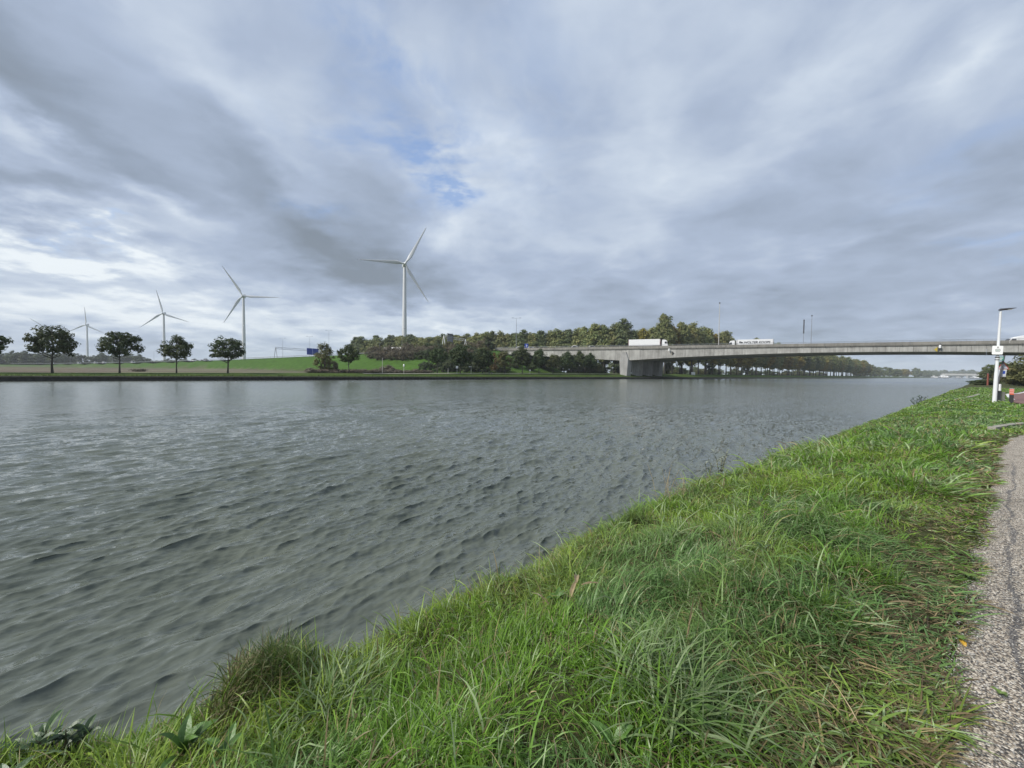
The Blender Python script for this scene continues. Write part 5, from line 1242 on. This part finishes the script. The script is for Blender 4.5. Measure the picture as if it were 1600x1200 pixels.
for px, py, L, lab in ((1562, 1098, .055, 'small yellow green weed growing in the gravel near the bottom'), (1520, 836, .10, 'pale weed rosette in the upper verge beside the path'), (1512, 910, .10, 'bright weed rosette in the middle of the verge'), (1498, 968, .075, 'small weed in the verge beside the yellow leaf'),
                       (1368, 1158, .08, 'yellow green weed at the bottom of the muddy verge'), (1508, 1172, .06, 'small weed at the gravel edge by the bottom'), (1500, 1010, .05, 'tiny weed next to the fallen yellow leaf'), (1450, 1100, .06, 'weed tuft in the trampled verge'), (1523, 800, .09, 'weed rosette farthest up the verge')):
    rosette(lab, px, py, L * .62, L * .34, 10, m_clov, 'weeds along the path edge', .3)
for px, py, L, lab in ((870, 950, .12, 'broad leaved weed beside the withered stalk in the grass'), (1080, 1140, .13, 'dark leaved dock hidden in the long grass near the bottom'), (1195, 870, .11, 'grey green broad weed in the middle of the bank'), (960, 1185, .12, 'broad leaved weed in the grass at the bottom edge')):
    rosette(lab, px, py, L, L * .4, 7, m_dock if px < 1100 else m_dockg, 'broad leaved weeds in the grass', .8)
q = on_ground(900, 938); g = thing('withered_stalk', 'withered pale dock stalk lying in the bank grass', 'stalk', q + Vector((0, 0, .13)))
leafy('leaf', m_with, g, (0, 0, 0), .7, .26, .045, .5, .6, -.55); leafy('leaf', m_with, g, (.02, .02, 0), 3.6, .2, .035, .7, .6, -.5); leafy('leaf', m_with, g, (0, -.05, .01), -.3, .18, .03, .5, .6, -.45)
q = on_ground(1508, 1016); g = thing('fallen_leaf', 'single fallen yellow leaf on the verge beside the path', 'leaf', q + Vector((0, 0, .02)))
leafy('blade', pmat('yellow_leaf', (.5, .3, .03), (.42, .24, .03), 20, .6), g, (0, 0, 0), .5, .05, .03, .4, .4)

def stem_plant(name, label, cat, q, h, ns, m, leafL, m_stem, spread=.35, nl=9):
    g = thing(name, label, cat, q); r = random.Random(int(abs(q.x * 100)))
    for k in range(ns):
        a = r.random() * 6.28; tip = Vector((math.cos(a) * h * spread * r.random(), math.sin(a) * h * spread * r.random(), h * r.uniform(.7, 1.1))); mid = tip * .5 + Vector((0, 0, .08 * h))
        st = MB(); st.tube([(0, 0, -.05), mid, tip], [.006, .005, .002], 5); so_ = st.obj('stem', m_stem, g)
        for i in range(nl):
            f = .25 + .75 * i / nl; p = mid.lerp(tip, (f - .5) * 2) if f > .5 else Vector((0, 0, 0)).lerp(mid, f * 2)
            leafy('leaf', m, so_, p, r.random() * 6.28, leafL * r.uniform(.6, 1.2), leafL * .36, .8, .5, .3)
    return g
m_stem = pmat('weed_stem', (.10, .11, .05), (.13, .10, .06), 8, .8); m_silver = plantleaf('silvery_leaf', (.17, .19, .145), (.24, .26, .20)); m_straw = pmat('dry_stalk', (.34, .28, .17), (.25, .20, .12), 12, .85)
def edge_pt(px, py, dz=0.0):
    q = on_z(px, py, .45)
    for _ in range(6): q = on_z(px, py, float(near_z(q.x, q.y)))
    return nz(q)
def edge_at(px, n): 
    k = line_at(px, Vector((0, n, 0)), Vector((1, 0, 0))); return nz(Vector((k, n, 0)))
q = edge_at(1130, 3.0); stem_plant('mugwort', 'silvery leaved weed standing up at the water edge', 'weed', q, .55, 4, m_silver, .11, m_stem, .5)
q = edge_at(1112, 3.05); stem_plant('mugwort', 'smaller silvery weed left of the larger one at the water edge', 'weed', q, .4, 3, m_silver, .10, m_stem, .5)
q = edge_at(1433, 3.1); stem_plant('leafy_weed', 'dark leafy weed leaning out over the water far along the bank', 'weed', q, .6, 4, m_dockd, .2, m_stem, .9)
q = edge_at(1441, 2.9); stem_plant('leafy_weed', 'dark leafy weed just right of the leaning one', 'weed', q, .55, 3, m_dockd, .2, m_stem, .7)
stem_plant('leafy_weed', 'dark stemmed weed with withered tips at the lower left corner', 'weed', Vector((-.52, 2.78, .42)), .15, 3, m_dockd, .10, m_stem, .7, 6)
stem_plant('leafy_weed', 'green weed spray hanging over the water at the lower left', 'weed', Vector((-.62, 2.9, .38)), .17, 3, m_dockg, .11, m_stem, .9, 7)
def stalks(label, px, n, h, k, m, sp=.3):
    q = edge_at(px, n); g = thing('dry_stalks', label, 'stalks', q); r = random.Random(px); mb = MB()
    for i in range(k):
        a = r.random() * 6.28; l = h * r.uniform(.6, 1.15); tip = Vector((math.cos(a) * l * sp, math.sin(a) * l * sp, l)); b0 = Vector((r.gauss(0, .05), r.gauss(0, .05), 0))
        st = MB(); st.tube([b0, b0 + tip * .55 + Vector((0, 0, .05)), b0 + tip], [.004, .003, .002], 4).obj('stalk', m, g)
    return g
stalks('thin pale dry stalks rising at the water edge left of the silvery weeds', 1042, 2.95, .5, 9, m_straw); stalks('short pale dry stalks on the bank edge near the silvery weeds', 1072, 2.9, .3, 10, m_straw, .5); stalks('dark thin stalks above the dry tussock', 425, 2.55, .35, 6, m_stem, .3)
def tussock(name, label, q, r_, h, n, cols, seed, w=.0035, lay=.55):
    rng = np.random.default_rng(seed); az = rng.random(n) * 6.283; th = np.abs(rng.normal(lay, .4, n)); az = np.where(rng.random(n) < .6, rng.random() * 6.283 + rng.normal(0, .8, n), az); L = h * rng.uniform(.5, 1.2, n); bend = rng.uniform(.3, 1.8, n)
    rr = r_ * np.sqrt(rng.random(n)); a2 = rng.random(n) * 6.283; rr = rr * (1 + .5 * np.sin(a2 * 2 + seed) + .3 * np.sin(a2 * 3 + 2 * seed))
    P = np.stack([rr * np.cos(a2), rr * np.sin(a2), np.sqrt(np.maximum(0, 1 - (rr / r_) ** 2)) * r_ * (.45 if lay < .6 else .15) - .02], 1); dx, dy = np.cos(az), np.sin(az); rows = []
    W = w * rng.uniform(.6, 1.4, n)
    for i, ws in enumerate((.8, 1, .8, .5)):
        wv = np.stack([-dy, dx, rng.normal(0, .5, n)], 1) * (W * ws / 2)[:, None]; rows += [P - wv, P + wv]; P = P + np.stack([np.sin(th) * dx, np.sin(th) * dy, np.cos(th)], 1) * (L / 4)[:, None]; th = th + bend / 4
    rows.append(P); V = np.stack(rows, 1).reshape(-1, 3); b = (np.arange(n) * 9)[:, None]; mh = .3 if lay < .6 else .1
    Q = np.concatenate([b + np.array([[0, 1, 3, 2]]), b + np.array([[2, 3, 5, 4]]), b + np.array([[4, 5, 7, 6]])]); T = b + np.array([[6, 7, 8]])
    cols = np.array(cols); C = cols[rng.integers(0, len(cols), n)] * rng.uniform(.7, 1.2, (n, 1))
    g = thing(name, label, 'grass tuft', q); link('blades', np_mesh(name + '_blades', V, Q, T, np.repeat(C, 9, 0), smooth=True), g, m_grass)
    mound = MB(); k = 12
    mound.add([(r_ * .8 * math.cos(i * 6.283 / k), r_ * .8 * math.sin(i * 6.283 / k), -.15) for i in range(k)] + [(r_ * .6 * math.cos(i * 6.283 / k), r_ * .6 * math.sin(i * 6.283 / k), r_ * mh) for i in range(k)] + [(0, 0, r_ * mh * 1.4)], [(i, (i + 1) % k, k + (i + 1) % k, k + i) for i in range(k)] + [(k + i, k + (i + 1) % k, 2 * k) for i in range(k)])
    mound.obj('root_mound', m_soil, g, True); return g
STR = [(.24, .19, .10), (.165, .135, .07), (.32, .26, .15), (.13, .145, .045)]; GRN2 = [(.10, .165, .03), (.14, .19, .04), (.17, .22, .08), (.08, .14, .025)]; GRN = [(.055, .11, .015), (.075, .13, .03), (.10, .15, .05), (.045, .085, .015)]
tussock('dry_tussock', 'matted brown dry grass tussock overhanging the water at the lower left', on_ground(392, 1098) + Vector((0, 0, .03)), .22, .19, 1500, STR + [(.10, .15, .03), (.14, .19, .05), (.12, .17, .04)], 5, .005)
tussock('grass_tussock', 'dark green grass tuft right beside the brown tussock', on_ground(440, 1078) + Vector((0, 0, .05)), .17, .24, 1100, GRN2 + GRN[:1], 6)
for i, (px, py, r_, h, lab) in enumerate(((600, 985, .16, .26, 'arching green grass tuft at the water edge right of the brown tussock'), (690, 945, .17, .30, 'tall arching grass tuft leaning over the water'), (770, 912, .13, .26, 'yellow green grass tuft at the water edge, right of the tall arching one'),
                                       (895, 850, .15, .24, 'grass tuft on the bank edge below the dry stalks'), (985, 815, .17, .26, 'grass tuft at the bank edge left of the pale stalks'), (1350, 905, .16, .26, 'bright fresh green tuft near the muddy verge'), (1290, 960, .17, .24, 'second bright green tuft nearer the bottom'), (1060, 1120, .18, .42, 'clump of long pale arching blades at the bottom centre'), (1000, 1060, .16, .36, 'clump of long grey green blades left of the centre clump'), (520, 1100, .16, .34, 'long pale blades tuft at the lower left of the bank'))):
    tussock('grass_tussock', lab, on_ground(px, py), r_, h, int((230 if i < 7 else 130) * (1 + r_ * 3)), (GRN2 if i < 5 else ([(.10, .19, .02), (.12, .21, .028)] if i < 7 else [(.21, .29, .12), (.28, .36, .18), (.15, .25, .07)])), 30 + i, .0075 if i >= 7 else .0055, .9)

# ------------------------------------------------------------------ the air: faint haze over the flat land
bpy.context.view_layer.update()
mh_ = bpy.data.materials.new('haze'); mh_.use_nodes = True; mh_.node_tree.nodes.clear(); N_ = NT(mh_.node_tree)
pv_ = N_.n('ShaderNodeVolumePrincipled'); pv_.inputs['Color'].default_value = (0.86, 0.90, 0.96, 1); pv_.inputs['Density'].default_value = 0.00017; pv_.inputs['Anisotropy'].default_value = 0.0
mo_ = N_.n('ShaderNodeOutputMaterial'); mh_.node_tree.links.new(pv_.outputs[0], mo_.inputs['Volume'])
tag(MB().box((1400, 350, 74), (9600, 8100, 152)).obj('haze', mh_), kind='stuff')
